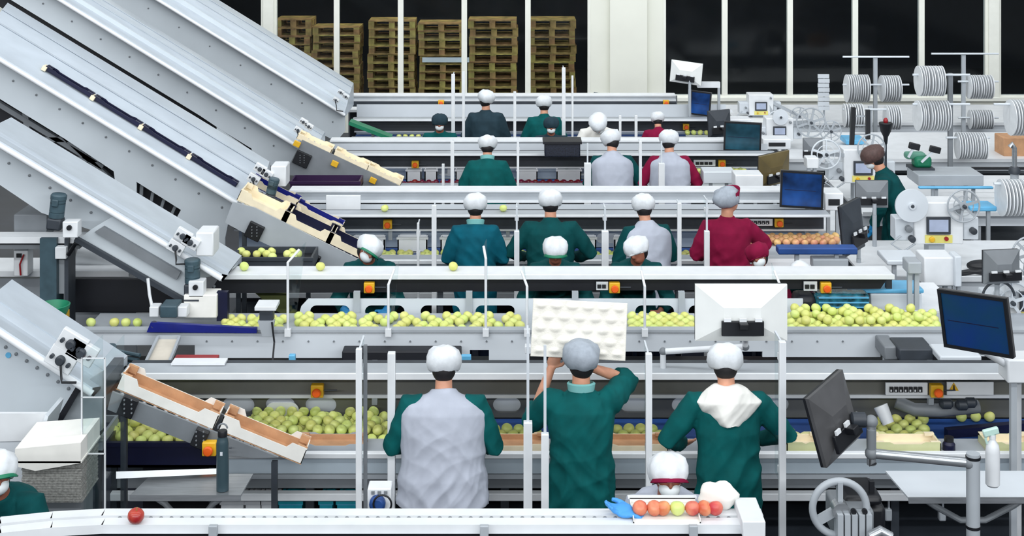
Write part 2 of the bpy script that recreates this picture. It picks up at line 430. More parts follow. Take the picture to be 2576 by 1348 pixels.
# C
C_ = belt('broad sloping steel belt cover in the middle with carton lane along its rim', 0.606, 566, 338, 486, 14.4, 15.3, -60, 640,
          [(-60, 96), (640, 520), (585, 505), (566, 600), (566, 640), (470, 580), (290, 462), (286, 431), (161, 348), (-60, 212)],
          [[(343, 457), (455, 528), (440, 556), (343, 490)]], ridge=0.3)
add_bracket(C_, 655, 424, 14.3, 0.62, box=True)
MB().plate([[(X(a, 14.9), Z(b, 14.9)) for a, b in ((-60, 180), (170, 330), (330, 430), (330, 510), (-60, 350))]], 14.9, 14.93).build('gap_shade', M_CHAR, C_, smooth=0)  # charcoal sheet added to imitate the shade beneath the belt
for (a, b), (c, e) in (((-20, 250), (260, 420)), ((60, 240), (70, 330)), ((150, 330), (300, 470)), ((100, 350), (300, 350)), ((180, 400), (300, 400))):
    MB().bar(P(a, b, 14.8), P(c, e, 14.8), .06, .05).build('strut', M_MID, C_)
gear_motor(C_, 686, 468, 14.2, 0.5, 0.25)
# B
B_ = belt('sloping steel belt cover with teal grey motors, lower left, above the apple bin', 0.6, 436, 560, 618, 12.1, 12.9, -60, 560,
          [(-60, 318), (560, 690), (500, 700), (455, 640), (290, 545), (262, 590), (104, 535), (-60, 425)], ridge=0.6)
add_bracket(B_, 462, 592, 12.0, 0.72, box=True)
gear_motor(B_, 145, 518, 12.0, 0.62, 0.12)
gear_motor(B_, 484, 682, 12.0, 0.62, 0.0)
ch = MB().plate([[(X(a, 12.15), Z(b, 12.15)) for a, b in ((232, 575), (290, 540), (478, 655), (470, 748), (440, 735), (200, 600))]], 12.15, 12.2)
ch.build('lower_chassis', M_COOLB, B_, smooth=0)
MB().plate([[(X(a, 12.13), Z(b, 12.13)) for a, b in ((240, 582), (262, 568), (456, 682), (446, 702))]], 12.10, 12.14).build('chassis_slot', M_MID, B_, smooth=0)
MB().bar(P(190, 600, 12.08), P(470, 760, 12.08), 0.05, 0.04).build('chassis_rail', M_DARK, B_)
for px, py in ((175, 572), (492, 722)):
    MB().pb(px - 18, px + 20, py - 14, py + 26, 11.9, 0.12).build('motor_bracket', M_WHITE, B_, bevel=0.006)
    MB().lathe([(0.022, 0), (0.022, -0.02)], P(px, py, 11.9), 'Y', 12).build('bracket_hole', M_BLACK, B_)
# A
A_ = belt('sloping pale steel belt housing in the near left corner above the worker', 0.66, 193, 838, 950, 9.7, 10.5, -80, 236,
          [(-80, 768), (236, 976), (195, 972), (108, 1112), (-80, 1112)], ridge=0.5)
add_bracket(A_, 182, 862, 9.6, 1.0, box=False)
MB().lathe([(0.02, 0), (0.02, -0.004)], P(21, 893, 9.895), 'Y', 16).build('blue_sticker', M_CYAN, A_)['label'] = 'small round blue sticker'
MB().plate([[(X(a, 9.9), Z(b, 9.9)) for a, b in ((195, 972), (262, 930), (262, 1075), (205, 1110), (108, 1112))]], 9.86, 9.9).build('end_plate', M_GREY, A_, smooth=0)
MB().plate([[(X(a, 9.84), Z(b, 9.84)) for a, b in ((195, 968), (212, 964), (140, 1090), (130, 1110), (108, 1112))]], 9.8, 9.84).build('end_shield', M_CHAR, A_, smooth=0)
MB().box(X(205, 9.9), X(262, 9.9), 9.95, 10.4, Z(1000, 9.9), Z(960, 9.9)).build('outlet_roller', M_DARK, A_)
# posts and boxes that carry belt B
t = thing('support_column', 'dark steel double column under the sloping belt beside the dark bin', 'column', P(140, 760, 12.25).to_tuple()[:2] + (0,))
MB().box(X(100, 12.25), X(142, 12.25), 12.25, 12.45, 0, Z(600, 12.25)).build('post', M_TEALM, t)
MB().box(X(162, 12.25), X(172, 12.25), 12.25, 12.45, 0, Z(600, 12.25)).build('post', M_DARK, t)
MB().box(X(140, 12.3), X(164, 12.3), 12.32, 12.4, Z(740, 12.3), Z(630, 12.3)).build('web_plate', M_GREY, t)
MB().pb(138, 166, 622, 652, 12.2, 0.08).build('junction_box', M_WHITE, t, bevel=0.006)
MB().tube([P(172, 640, 12.2), P(190, 612, 12.15), P(215, 612, 12.15), P(235, 622, 12.15)], 0.02).build('cable', M_BLACK, t)
t = thing('support_beam', 'pale horizontal beam crossing from the left edge under the upper motor', 'beam', (X(60, 12.5), 12.5, 0))
MB().pb(-60, 235, 596, 612, 12.3, 0.18).build('rail', M_WHITE, t)
MB().pb(-60, 200, 616, 626, 12.34, 0.1).build('cable_duct', M_MID, t)
MB().box(X(-50, 12.4), X(-30, 12.4), 12.35, 12.5, 0, Z(600, 12.4)).build('post', M_MID, t)
o = MB().pb(34, 118, 540, 596, 12.5, 0.4).build('control_cabinet', M_MID, bevel=0.01); tag(o, 'mid grey steel cabinet box on the pale beam beside the upper motor', 'cabinet')
o = MB().pb(34, 70, 616, 695, 12.6, 0.15).build('cable_housing', M_WHITE, bevel=0.008); tag(o, 'white upright housing with small black window at the left edge', 'housing')
MB().pb(41, 54, 638, 648, 12.59, 0.02).build('window_slot', M_BLACK, o)
MB().tube([P(60, 640, 12.58), P(50, 665, 12.57), P(52, 692, 12.58)], 0.008).build('cable', M_RED, o)
# ================================================================ sorting lines
def estop(px, py, d, label, plate=None):
    t = thing('emergency_stop', label, 'button', P(px, py, d).to_tuple())
    c = P(px, py, d); h = 0.048
    MB().box(c.x - h, c.x + h, d - 0.06, d, c.z - h, c.z + h).build('housing', M_YEL, t, bevel=0.008)
    MB().lathe([(0.014, 0.0), (0.014, -0.015), (0.032, -0.02), (0.034, -0.035), (0.026, -0.044), (0.004, -0.046)], (c.x, d - 0.06, c.z), 'Y', 20).build('mushroom_button', M_ORANGE, t)
    MB().tube([(c.x + h, d - 0.03, c.z), (c.x + h + 0.1, d - 0.02, c.z - 0.003)], 0.006, 8).build('cable', M_DARK, t)
    return t
def near_side(d0, pa, pb_, label, zo=1.31, oval_px=(), name='sorting_line', q=0.0, pf=None):
    xa, xb = X(pa, d0), X(pb_, d0); xf = X(pf, d0) if pf else xa
    t = thing(name, label, 'sorting line', ((xa + xb) / 2, d0 + 0.3, 0))
    MB().box(xf, xb, d0 - 0.05, d0, 0.825 + q, 0.865 + q).build('front_rail', M_WHITE, t, bevel=0.006)
    MB().box(xf, xb, d0, d0 + 0.03, 0.70 + q, 0.825 + q).build('front_panel', M_COOL, t)
    MB().box(xf, xb, d0 + 0.01, d0 + 0.06, 0.655 + q, 0.69 + q).build('kick_rail', M_GREY, t)
    MB().box(xa, xb, d0 + 0.08, d0 + 0.1, 0.56, 0.655 + q).build('lower_panel', M_MID, t)
    MB().box(xa, xb, d0, d0 + 0.06, 0.50, 0.555).build('lower_rail', M_WHITE, t, bevel=0.006)
    MB().box(xf, xb, d0, d0 + 0.28, 0.815 + q, 0.838 + q).build('packing_shelf', M_GREY, t)
    tr = MB(); tr.box(xf, xb, d0 + 0.29, d0 + 0.31, 0.72 + q, 0.80 + q); tr.box(xf, xb, d0 + 0.31, d0 + 0.88, 0.70 + q, 0.735 + q)
    tr.build('trough', M_PANEL, t)
    MB().box(xf, xb, d0 + 0.32, d0 + 0.86, 0.736 + q, 0.757 + q).build('sorting_belt', M_BLUE, t)
    x0, x1, z0, z1 = xa, xb, 0.76 + q, 0.95 + q
    hol = []
    for a, b in oval_px:
        y = d0 + 0.88; hol.append(oval(X(a, y), X(b, y), 0.80 + q, 0.915 + q))
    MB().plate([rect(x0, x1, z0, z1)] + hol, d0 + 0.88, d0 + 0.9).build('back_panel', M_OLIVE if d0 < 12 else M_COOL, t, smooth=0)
    MB().box(xa, xb, d0 + 0.95, d0 + 0.97, 0.74 + q, (1.22 if d0 > 12 else 1.0) + q).build('inner_panel', M_PANEL, t)
    MB().box(xa, xb, d0 + 0.84, d0 + 0.88, 0.945 + q, 0.972 + q).build('guide_rail', M_PANEL, t, bevel=0.005)
    MB().box(xa, xb, d0 + 0.3, d0 + 0.52, zo - 0.01, zo + 0.002).build('overhead_shelf', M_GREY, t)
    MB().box(xa, xb, d0 + 0.28, d0 + 0.3, zo - (0.04 if d0 < 12 else .02), zo + 0.008).build('shelf_edge', M_WHITE, t, bevel=0.004)
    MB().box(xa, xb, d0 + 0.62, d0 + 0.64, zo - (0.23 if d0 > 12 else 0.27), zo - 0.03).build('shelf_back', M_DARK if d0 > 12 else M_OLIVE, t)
    MB().box(xa, xb, d0 + 0.6, d0 + 0.66, zo - (0.25 if d0 > 12 else 0.295), zo - (0.23 if d0 > 12 else 0.27)).build('cable_rail', M_WHITE, t)
    MB().box(xa, xb, d0 + 0.5, d0 + 0.62, zo - 0.04, zo - 0.01).build('shelf_beam', M_DARK, t)
    n = max(3, int((xb - xa) / 1.3))
    for k in range(n + 1):
        x = xa + (xb - xa) * k / n
        MB().box(x - 0.03, x + 0.03, d0 + 0.12, d0 + 0.18, 0, 0.56).build('leg', M_DARK, t)
        if k < n: MB().box(x + 0.4, x + 0.44, d0 + 0.64, d0 + 0.68, 0.95, zo - 0.03).build('bracket', M_GREY, t)
    MB().box(xf, xb, d0 + 0.1, d0 + 0.9, 0.17, 0.19).build('bottom_shelf', M_DARK, t)
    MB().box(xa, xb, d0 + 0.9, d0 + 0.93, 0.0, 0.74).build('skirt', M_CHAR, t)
    return t
L1 = near_side(10.0, 276, 2760, 'nearest sorting line, before which three large workers stand over yellow apples', pf=548,
               oval_px=((560, 640), (668, 742), (768, 846), (1090, 1180), (1240, 1310), (1560, 1640), (1690, 1760), (1900, 1985)))
L2 = near_side(14.8, 560, 2105, 'second sorting line from the front, with yellow apples and white crates behind green coats', oval_px=((1000, 1060), (1290, 1350), (1500, 1560)), q=.05)
L3 = near_side(18.1, 735, 1965, 'third sorting line from the front, filled with dark red apples', oval_px=((1100, 1150), (1300, 1350), (1450, 1500)), q=.1)
L4 = near_side(21.2, 880, 1850, 'farthest sorting line, below the windows with the pallets', zo=1.22, q=.13)

# far half of the nearest machine: white panel, apple trough, oval-hole guard, long beam with dark back board
xa, xb = X(490, 11.6), X(2330, 11.6)
t = FAR1 = thing('packing_line', 'long white packing line with oval holes under a dark overhead board', 'packing line', ((xa + xb) / 2, 12, 0))
d = 11.62
def zz(py): return Z(py, d)
out = [(X(205, d), zz(838)), (X(205, d), zz(868)), (X(490, d), zz(868)), (X(490, d), zz(900)), (X(1182, d), zz(900)), (X(1182, d), zz(880)), (X(1230, d), zz(880)), (X(1230, d), zz(918)), (X(1330, d), zz(918)),
       (X(1330, d), zz(884)), (X(1918, d), zz(884)), (X(1918, d), zz(898)), (X(2215, d), zz(898)), (X(2215, d), zz(874)), (X(2360, d), zz(874)), (X(2380, d), zz(896)), (X(2760, d), zz(896)), (X(2760, d), zz(838))]
MB().plate([out], d, d + 0.03).build('front_panel', M_PANEL, t, smooth=0)
MB().box(X(190, d), X(2760, d), d - 0.01, d + 0.08, Z(836, d), Z(829, d)).build('trough_lip', M_GREY, t)
MB().box(X(190, d), X(2760, d), d + 0.05, d + 0.7, Z(836, d) - 0.09, Z(836, d) - 0.06).build('trough_bed', M_GREY, t)
for k in range(26): MB().lathe([(0.008, 0), (0.008, -0.008)], P(520 + k * 64, 858, d), 'Y', 8).build('panel_screw', M_MID, t)
do = 12.36
hol = []
for a, b in ((780, 880), (918, 1018), (1058, 1157), (1196, 1296), (1462, 1560), (1598, 1696), (1732, 1830), (1870, 1960)):
    hol.append(oval(X(a, do), X(b, do), Z(800, do), Z(768, do)))
op = [(X(752, do), Z(808, do)), (X(752, do), Z(790, do)), (X(758, do), Z(770, do)), (X(775, do), Z(752, do)), (X(2020, do), Z(752, do)), (X(2020, do), Z(808, do))]
MB().plate([op] + hol, do, do + 0.02).build('oval_guard', M_PANEL, t, smooth=0)
MB().box(X(752, do), X(2400, do), do - 0.12, do - 0.1, Z(826, do - .1), Z(806, do - .1)).build('belt_edge', M_GREY, t)
for px in (897, 1180, 1447, 1715): MB().pb(px - 8, px + 8, 735, 808, do - 0.03, 0.05).build('guard_post', M_GREY, t)
bm = MB(); bm.box(X(548, 12.45), X(2250, 12.45), 12.45, 12.75, 1.40, 1.42); bm.box(X(548, 12.45), X(2250, 12.45), 12.435, 12.45, 1.385, 1.43)
bm.build('overhead_beam', M_WHITE, t, bevel=0.004)
MB().plate([[(X(px, 12.52), Z(py, 12.52)) for px, py in ((556, 690), (2240, 690), (2215, 726), (540, 738), (530, 730))]], 12.52, 12.54).build('back_board', M_CHAR, t, smooth=0)  # shade under the beam is put into this board's near-black colour
MB().box(X(548, 12.5), X(2250, 12.5), 12.6, 12.7, 1.36, 1.40).build('light_bar', M_DARK, t)
for px in (560, 1100, 1700, 2230): MB().box(X(px, 12.6), X(px + 14, 12.6), 12.6, 12.66, 0, 1.37).build('post', M_DARK, t)
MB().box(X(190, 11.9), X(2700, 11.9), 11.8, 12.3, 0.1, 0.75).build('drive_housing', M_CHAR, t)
# dark clutter between the two halves of the nearest machine
MB().box(X(276, 10.8), X(2190, 10.8), 11.2, 11.5, 0.15, 0.6).build('cable_tray', M_DARK, L1)
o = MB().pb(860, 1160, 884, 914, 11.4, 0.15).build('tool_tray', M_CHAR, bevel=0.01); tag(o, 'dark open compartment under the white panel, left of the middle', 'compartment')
o = MB().pb(1160, 1185, 895, 916, 10.75, 0.05).build('blue_cloth', M_CYAN, bevel=0.006); tag(o, 'small light blue cloth on the overhead shelf behind the grey vest', 'cloth')
o = MB().pb(726, 742, 894, 918, 10.75, 0.05).build('blue_cloth', M_CYAN, bevel=0.006); tag(o, 'small light blue cloth on the overhead shelf, left part', 'cloth')
t = thing('red_tool_box', 'red box with white marks lying on the near overhead shelf beside the ramp', 'box', P(490, 918, 10.6).to_tuple())
MB().pb(436, 545, 903, 915, 10.55, 0.1).build('body', M_RED, t, bevel=0.005)
MB().pb(462, 480, 906, 913, 10.545, 0.01).build('label_plate', M_WHITE, t)
o = MB().pb(430, 565, 914, 919, 10.45, 0.12).build('paper_sheet', M_WHITE); tag(o, 'white paper strip in front of the red box', 'paper')

def far_side(dz, pa, pb_, ytop, label, hz=0.1, name='packing_line'):
    xa, xb = X(pa, dz), X(pb_, dz); zt = Z(ytop, dz)
    t = thing(name, label, 'packing line', ((xa + xb) / 2, dz, 0))
    MB().box(xa, xb, dz - 0.02, dz + 0.2, zt - 0.03, zt).build('top_rail', M_WHITE, t, bevel=0.005)
    MB().box(xa, xb, dz, dz + 0.03, zt - hz, zt - 0.03).build('back_panel', M_GREY, t)
    MB().box(xa, xb, dz - 0.03, dz, zt - hz - 0.025, zt - hz).build('lower_rail', M_WHITE, t)
    MB().box(xa, xb, dz - (0.26 if dz < 18 else .08), dz - 0.02, zt - hz - 0.14, zt - hz - 0.11).build('deck', M_GREY, t)
    for k in range(int((xb - xa) / 0.9)):
        x = xa + 0.3 + k * 0.9
        MB().box(x, x + 0.55, dz - 0.07, dz - 0.02, zt - hz - 0.11, zt - hz - 0.06).build('drive_unit', M_CHAR if k % 2 else M_MID, t)
    n = max(2, int((xb - xa) / 2))
    for k in range(n + 1):
        x = xa + (xb - xa) * k / n
        MB().box(x - 0.03, x + 0.03, dz + 0.05, dz + 0.11, 0, zt - 0.03).build('leg', M_MID, t)
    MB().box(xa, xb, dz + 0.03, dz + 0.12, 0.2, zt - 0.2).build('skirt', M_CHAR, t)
    return t
FAR2 = far_side(16.05, 728, 1985, 477, 'long grey back rail of the second line, just in front of red apples', 0.12)
FAR3 = far_side(19.13, 830, 1880, 352, 'long grey back rail of the third line below the bending worker in white', 0.14)
FAR4 = far_side(23.0, 880, 1700, 238, 'long pale rail of the farthest line directly under the window sill', 0.08)
MB().box(X(880, 22.4), X(1840, 22.4), 22.3, 22.6, 1.2, 1.24).build('cross_shelf', M_WHITE, FAR4)
MB().box(X(880, 22.9), X(1700, 22.9), 22.86, 22.9, 1.14, 1.28).build('shelf_back', M_DARK, FAR4)
# white board on the second back rail
t = thing('white_board', 'blank white board on a bracket at the left end of the second line', 'board', P(863, 540, 15.4).to_tuple())
MB().pb(820, 907, 492, 534, 15.4, 0.03).build('panel', M_WHITE, t, bevel=0.004)
MB().pb(840, 890, 534, 545, 15.41, 0.05).build('bracket', M_MID, t)

for (px, py, d, lab) in ((800, 978, 10.55, 'yellow and orange stop button on the near overhead shelf, left of the grey vest'),
        (930, 720, 12.5, 'orange stop button on the dark overhead board, left end'),
        (1545, 720, 12.5, 'orange stop button on the dark overhead board, behind the egg-crate tray'),
        (2075, 720, 12.5, 'orange stop button on the dark overhead board, right of the white monitor back'),
        (976, 562, 15.35, 'orange stop button on the second line left of the first green coat'),
        (1958, 558, 15.35, 'orange stop button on the second line above the pink apples'),
        (1045, 412, 18.65, 'orange stop button on the third line left of the green coat'),
        (1815, 410, 18.65, 'orange stop button on the third line right of the maroon sleeve'),
        (2352, 978, 10.55, 'large orange stop button beside the row of black symbols on the near line'),
        (1110, 258, 22.85, 'tiny orange stop button on the farthest rail, left part'),
        (1675, 258, 22.85, 'tiny orange stop button on the farthest rail, right part'),
        (1725, 318, 21.75, 'orange stop button at the right end of the farthest sorting line')):
    estop(px, py, d, lab)
o = MB().plate([oval(X(668, 10.84), X(752, 10.84), Z(1054, 10.84), Z(1012, 10.84))], 10.835, 10.845).build('lit_oval_card', M_WHITE, smooth=0); tag(o, 'white oval card standing in for the lit oval hole above the heaped apples', 'card')  # added white plate imitates a brightly lit oval opening
# label plates with black symbols
def symbol_plate(x0, x1, y0, y1, d, n, lab, tri=None):
    t = thing('switch_panel', lab, 'panel', P((x0 + x1) / 2, y1, d).to_tuple())
    MB().pb(x0, x1, y0, y1, d - 0.02, 0.02).build('plate', M_WHITE, t, bevel=0.003)
    b = MB(); w_ = x1 - x0
    for k in range(n):
        a = x0 + w_ * (0.1 + 0.8 * k / n); e = a + w_ * 0.62 / n
        b.pb(a, e, y0 + (y1 - y0) * 0.36, y0 + (y1 - y0) * 0.78, d - 0.035, 0.015)
    b.build('switch_row', M_BLACK, t)
    if n >= 5:
        g = MB()
        for k in range(n):
            a = x0 + w_ * (0.1 + 0.8 * k / n) + w_ * .1 / n; g.pb(a, a + w_ * 0.25 / n, y0 + (y1 - y0) * 0.56, y0 + (y1 - y0) * 0.72, d - 0.04, 0.006)
        g.build('symbol', M_WHITE, t)
    return t
symbol_plate(2228, 2334, 963, 994, 10.56, 7, 'white switch panel with a row of seven black squares under the near shelf')
symbol_plate(1500, 1530, 709, 730, 12.5, 2, 'small white switch panel beside the stop button behind the egg-crate tray')
symbol_plate(2022, 2056, 708, 732, 12.5, 2, 'small white switch panel beside the stop button right of the white monitor back')
symbol_plate(1880, 1944, 550, 568, 15.36, 5, 'grey switch panel on the second line above the pink apples')
symbol_plate(1745, 1800, 402, 418, 18.66, 4, 'tiny switch panel on the third line right of the maroon sleeve')
t = thing('warning_sign', 'white sign with yellow warning triangle under the near shelf, right end', 'sign', P(2440, 994, 10.55).to_tuple())
MB().pb(2382, 2500, 961, 994, 10.54, 0.015).build('plate', M_WHITE, t, bevel=0.003)
MB().plate([[(X(a, 10.53), Z(b, 10.53)) for a, b in ((2388, 983), (2412, 983), (2400, 963))]], 10.53, 10.54).build('triangle', M_YEL, t, smooth=0)
MB().plate([[(X(a, 10.525), Z(b, 10.525)) for a, b in ((2398, 980), (2402, 980), (2401, 969), (2399, 969))]], 10.524, 10.53).build('symbol', M_BLACK, t, smooth=0)

# white crates behind the apples
k = 0
for d0, spans, lab in ((14.8, ((888, 968), (1000, 1075), (1108, 1145), (1262, 1300), (1470, 1500), (1545, 1590)), 'white plastic crate behind the yellow apples of the second line'),
                       (18.1, ((1022, 1060), (1068, 1100), (1146, 1180), (1300, 1352), (1400, 1462), (1600, 1640)), 'white plastic crate behind the dark red apples of the third line')):
    for i, (a, b) in enumerate(spans):
        dd = d0 + 0.62
        m = MB(); x0, x1 = X(a, dd), X(b, dd); zb = 0.82 if d0 < 16 else .872
        m.box(x0, x1, dd, dd + 0.015, zb, zb + 0.165); m.box(x0, x1, dd + 0.1, dd + 0.115, zb, zb + 0.165); m.box(x0, x0 + 0.015, dd, dd + 0.115, zb, zb + 0.165)
        m.box(x1 - 0.015, x1, dd, dd + 0.115, zb, zb + 0.165); m.box(x0, x1, dd, dd + 0.115, zb - 0.01, zb + 0.01); m.box(x0 - 0.01, x1 + 0.01, dd - 0.01, dd + 0.0, zb + 0.145, zb + 0.17)
        o = m.build('plastic_crate', M_WHITE); tag(o, lab, 'crate', lab)

# partition screens: white square post with a clear pane reaching back towards the line
def screen(px, ytop, ybot, d, wpx, lab, depth=0.55, grey=False, ythick=None, pane=True, z0=0.0):
    x = X(px, d); zt = Z(ytop, d); w2 = wpx * d / F / 2
    t = thing('partition_screen', lab, 'screen', (x, d, z0))
    if ythick: 
        zk = Z(ythick, d)
        MB().box(x - w2, x + w2, d - w2, d + w2, z0, zk).build('post', M_WHITE, t, bevel=0.004)
        MB().box(x - 0.009, x + 0.009, d - 0.009, d + 0.009, zk, zt).build('edge_rod', M_PANEL, t)
    else:
        MB().box(x - w2, x + w2, d - w2, d + w2, z0, zt).build('post', M_WHITE, t, bevel=0.004)
    if grey: MB().box(x + w2 + 0.004, x + w2 + 0.028, d + 0.05, d + 0.08, z0, zt).build('back_post', M_MID, t)
    if pane:
        zb = max(z0 + 0.9, 0.95)
        MB().box(x - 0.003, x + 0.003, d + w2, d + depth, zb, zt - 0.02).build('clear_pane', M_ACRYL, t)
        MB().box(x - 0.006, x + 0.006, d + w2, d + depth, zt - 0.024, zt - 0.012).build('pane_edge', M_PANEL, t)
        c = MB()
        for z in (zb + 0.1, zt - 0.12): c.box(x - 0.02, x + 0.02, d + w2 - 0.01, d + w2 + 0.05, z - 0.025, z + 0.025)
        c.build('clamp', M_WHITE, t, bevel=0.004)
    return t
screen(903, 876, 1290, 9.3, 15, 'white post with grey back post and clear screen, left of the grey vest', grey=True, depth=0.3)
screen(985, 886, 1290, 9.55, 19, 'broad white post directly left of the worker in the grey vest', pane=False)
screen(1328, 838, 1290, 9.3, 22, 'white post between the grey vest and the green coat with raised arms', ythick=1060, depth=.2)
screen(1371, 868, 1290, 9.05, 19, 'white post with thin upper rod in front of the raised-arms worker', ythick=1090, pane=False)
screen(1632, 888, 1290, 9.55, 16, 'white post right of the worker with raised arms', depth=0.3)
screen(1968, 858, 1290, 9.2, 17, 'white post right of the worker with the white hood', depth=0.25)
for i, (px, yt, wpx, thick, dd, lab) in enumerate(((1092, 516, 12, None, 13.95, 'white post left of the first green coat on the second line'),
        (1300, 520, 13, 580, 13.85, 'white post between the two green coats of the second line'),
        (1522, 520, 17, 580, 13.85, 'broad white post right of the wide green coat on the second line'),
        (1709, 510, 10, None, 13.95, 'white post between grey vest and maroon sweater on the second line'),
        (1778, 500, 13, 580, 13.8, 'white post at the left elbow of the maroon sweater'),
        (1052, 560, 6, None, 14.5, 'thin white post on the second line, leftmost'))):
    screen(px, yt, 0, dd, wpx, lab, ythick=thick, depth=0.2)
for i, (px, yt, wpx, thick, dd, lab) in enumerate(((1138, 355, 9, None, 17.4, 'white post left of the green coat on the third line'),
        (1115, 412, 7, None, 17.6, 'short white post beside the red apples, left of the green coat'),
        (1303, 352, 6, None, 17.1, 'thin white post right of the green coat on the third line'),
        (1478, 360, 17, 410, 17.2, 'broad white post left of the grey vest with green sleeves'),
        (1611, 355, 7, None, 17.05, 'thin white post between the two grey vests of the third line'),
        (1664, 355, 15, 410, 17.2, 'broad white post in front of the grey vest with maroon sleeves'))):
    screen(px, yt, 0, dd, wpx, lab, ythick=thick, depth=0.2, pane=i in (0, 2, 4))
for i, (px, yt, wpx, dd, lab) in enumerate(((1140, 186, 9, 20.2, 'tall white post before the fourth pallet stack'), (1166, 180, 7, 20.3, 'tall thin white post just right of another before the pallets'),
        (1295, 230, 7, 20.2, 'white post between dark and green coats of the farthest line'), (1418, 170, 9, 20.2, 'tall white post right of the green coat on the farthest line'),
        (1440, 190, 5, 20.3, 'thin white rod left of the cream pillar'), (1560, 290, 6, 20.2, 'white post below the cream pillar'), (1600, 290, 7, 20.2, 'white post left of the maroon worker on the farthest line'))):
    screen(px, yt, 0, dd, wpx, lab, depth=0.3, pane=i in (0, 3))
# slanted-top clear screens on the far half of the nearest machine
def slant_screen(px, ytop, ybend, dx, ybot, lab, d=11.585):
    t = thing('clear_divider', lab, 'screen', P(px, ybot, d).to_tuple())
    x = X(px, d); zt, zb, z0 = Z(ytop, d), Z(ybend, d), Z(ybot, d); xt = X(px + dx, d)
    MB().tube([(x, d, z0), (x, d, zb), (xt, d + 0.1, zt)], 0.011, 8).build('edge_rod', M_WHITE, t)
    m = MB(); v = [(x, d, z0 + .06), (x, d, zb), (xt, d + 0.1, zt), (xt + 0.02, d + 0.34, zt), (x + 0.02, d + 0.34, z0 + .06)]
    m.add([Vector(p) + Vector((s, 0, 0)) for s in (-0.003, 0.003) for p in v], [(0, 1, 2, 3, 4), (9, 8, 7, 6, 5)] + [(k, k + 5, (k + 1) % 5 + 5, (k + 1) % 5) for k in range(5)])
    m.build('clear_pane', M_ACRYL, t, smooth=0)
    MB().box(x - 0.025, x + 0.025, d - 0.02, d + 0.024, z0 - 0.03, z0 + 0.03).build('foot_clamp', M_WHITE, t)
for px, yt, yb, dx, lab in ((724, 636, 660, 24, 'clear divider with slanted white edge above the dark bin, leftmost on the white line'),
        (977, 686, 716, 12, 'clear divider with slanted white edge left of the oval holes'), (1222, 628, 650, -6, 'clear divider before the first green coat of the second line'),
        (1326, 690, 720, -14, 'clear divider left of the egg-crate tray'), (1622, 690, 720, -6, 'clear divider right of the egg-crate tray'), (1962, 690, 716, -8, 'clear divider behind the white monitor back')):
    slant_screen(px, yt, yb, dx, 836, lab)
# large clear screen at the near left corner
t = thing('clear_cabinet', 'tall clear acrylic guard in front of the apple bin at the near left', 'guard', P(235, 1280, 8.9).to_tuple())
for a, b, dd in ((206, 264, 9.0),):
    x0, x1 = X(a, dd), X(b, dd); z0, z1 = 0.1, Z(900, dd)
    MB().box(x0, x1, dd, dd + 0.005, z0, z1).build('front_pane', M_ACRYL, t)
    MB().box(x0, x0 + 0.005, dd, dd + 0.45, z0, z1).build('side_pane', M_ACRYL, t)
    MB().box(x1 - 0.005, x1, dd, dd + 0.45, z0, z1).build('side_pane', M_ACRYL, t)
    e = MB()
    for x in (x0, x1): e.box(x - 0.005, x + 0.005, dd - 0.005, dd + 0.006, z0, z1)
    for z in (z1, Z(998, dd), Z(1140, dd)): e.box(x0, x1, dd - 0.005, dd + 0.006, z - 0.006, z)
    e.build('pane_edge', M_WHITE, t)
# ================================================================ people
M_SKIN = mat('skin', (206, 148, 120), 0.55, var=0.06, scale=20)
M_SKIND = mat('skin_tan', (150, 92, 72), 0.55, var=0.06, scale=20)
M_HAIR = mat('dark_hair', (20, 16, 20), 0.6, var=0.2, scale=40)
M_EYE = mat('dark_eye', (20, 14, 14), 0.2)
M_GREEN = mat('green_coat', (0, 84, 84), 0.85, var=0.1, scale=9, bump=0.08, bscale=300, spec=0.2)
M_TEAL = mat('teal_coat', (0, 84, 102), 0.85, var=0.1, scale=9, bump=0.08, bscale=300, spec=0.2)
M_DGREEN = mat('deep_green_coat', (0, 68, 70), 0.85, var=0.1, scale=9, bump=0.08, bscale=300, spec=0.2)
M_SLATE = mat('slate_coat', (38, 58, 68), 0.85, var=0.1, scale=9, spec=0.2)
M_VEST = mat('grey_vest', (178, 183, 196), 0.85, var=0.05, scale=7, bump=0.08, bscale=300, spec=0.2)
M_MAROON = mat('maroon_cloth', (128, 14, 56), 0.85, var=0.1, scale=8, spec=0.2)
M_CAP = mat('white_cap', (222, 226, 230), 0.85, var=0.04, scale=30, bump=0.1, bscale=90, spec=0.2)
M_CAPG = mat('grey_cap', (160, 168, 178), 0.85, var=0.06, scale=30, bump=0.1, bscale=90, spec=0.2)
M_MASK = mat('white_mask', (226, 232, 234), 0.8, var=0.03)
M_TROUS = mat('dark_trousers', (18, 28, 48), 0.8, var=0.1, spec=0.2)
M_COLLAR = mat('pale_teal_collar', (122, 182, 180), 0.8, var=0.06, spec=0.2)
M_GLOVE = mat('blue_glove', (36, 142, 204), 0.5, var=0.08)
M_SHOE = mat('black_shoe', (22, 22, 26), 0.6)

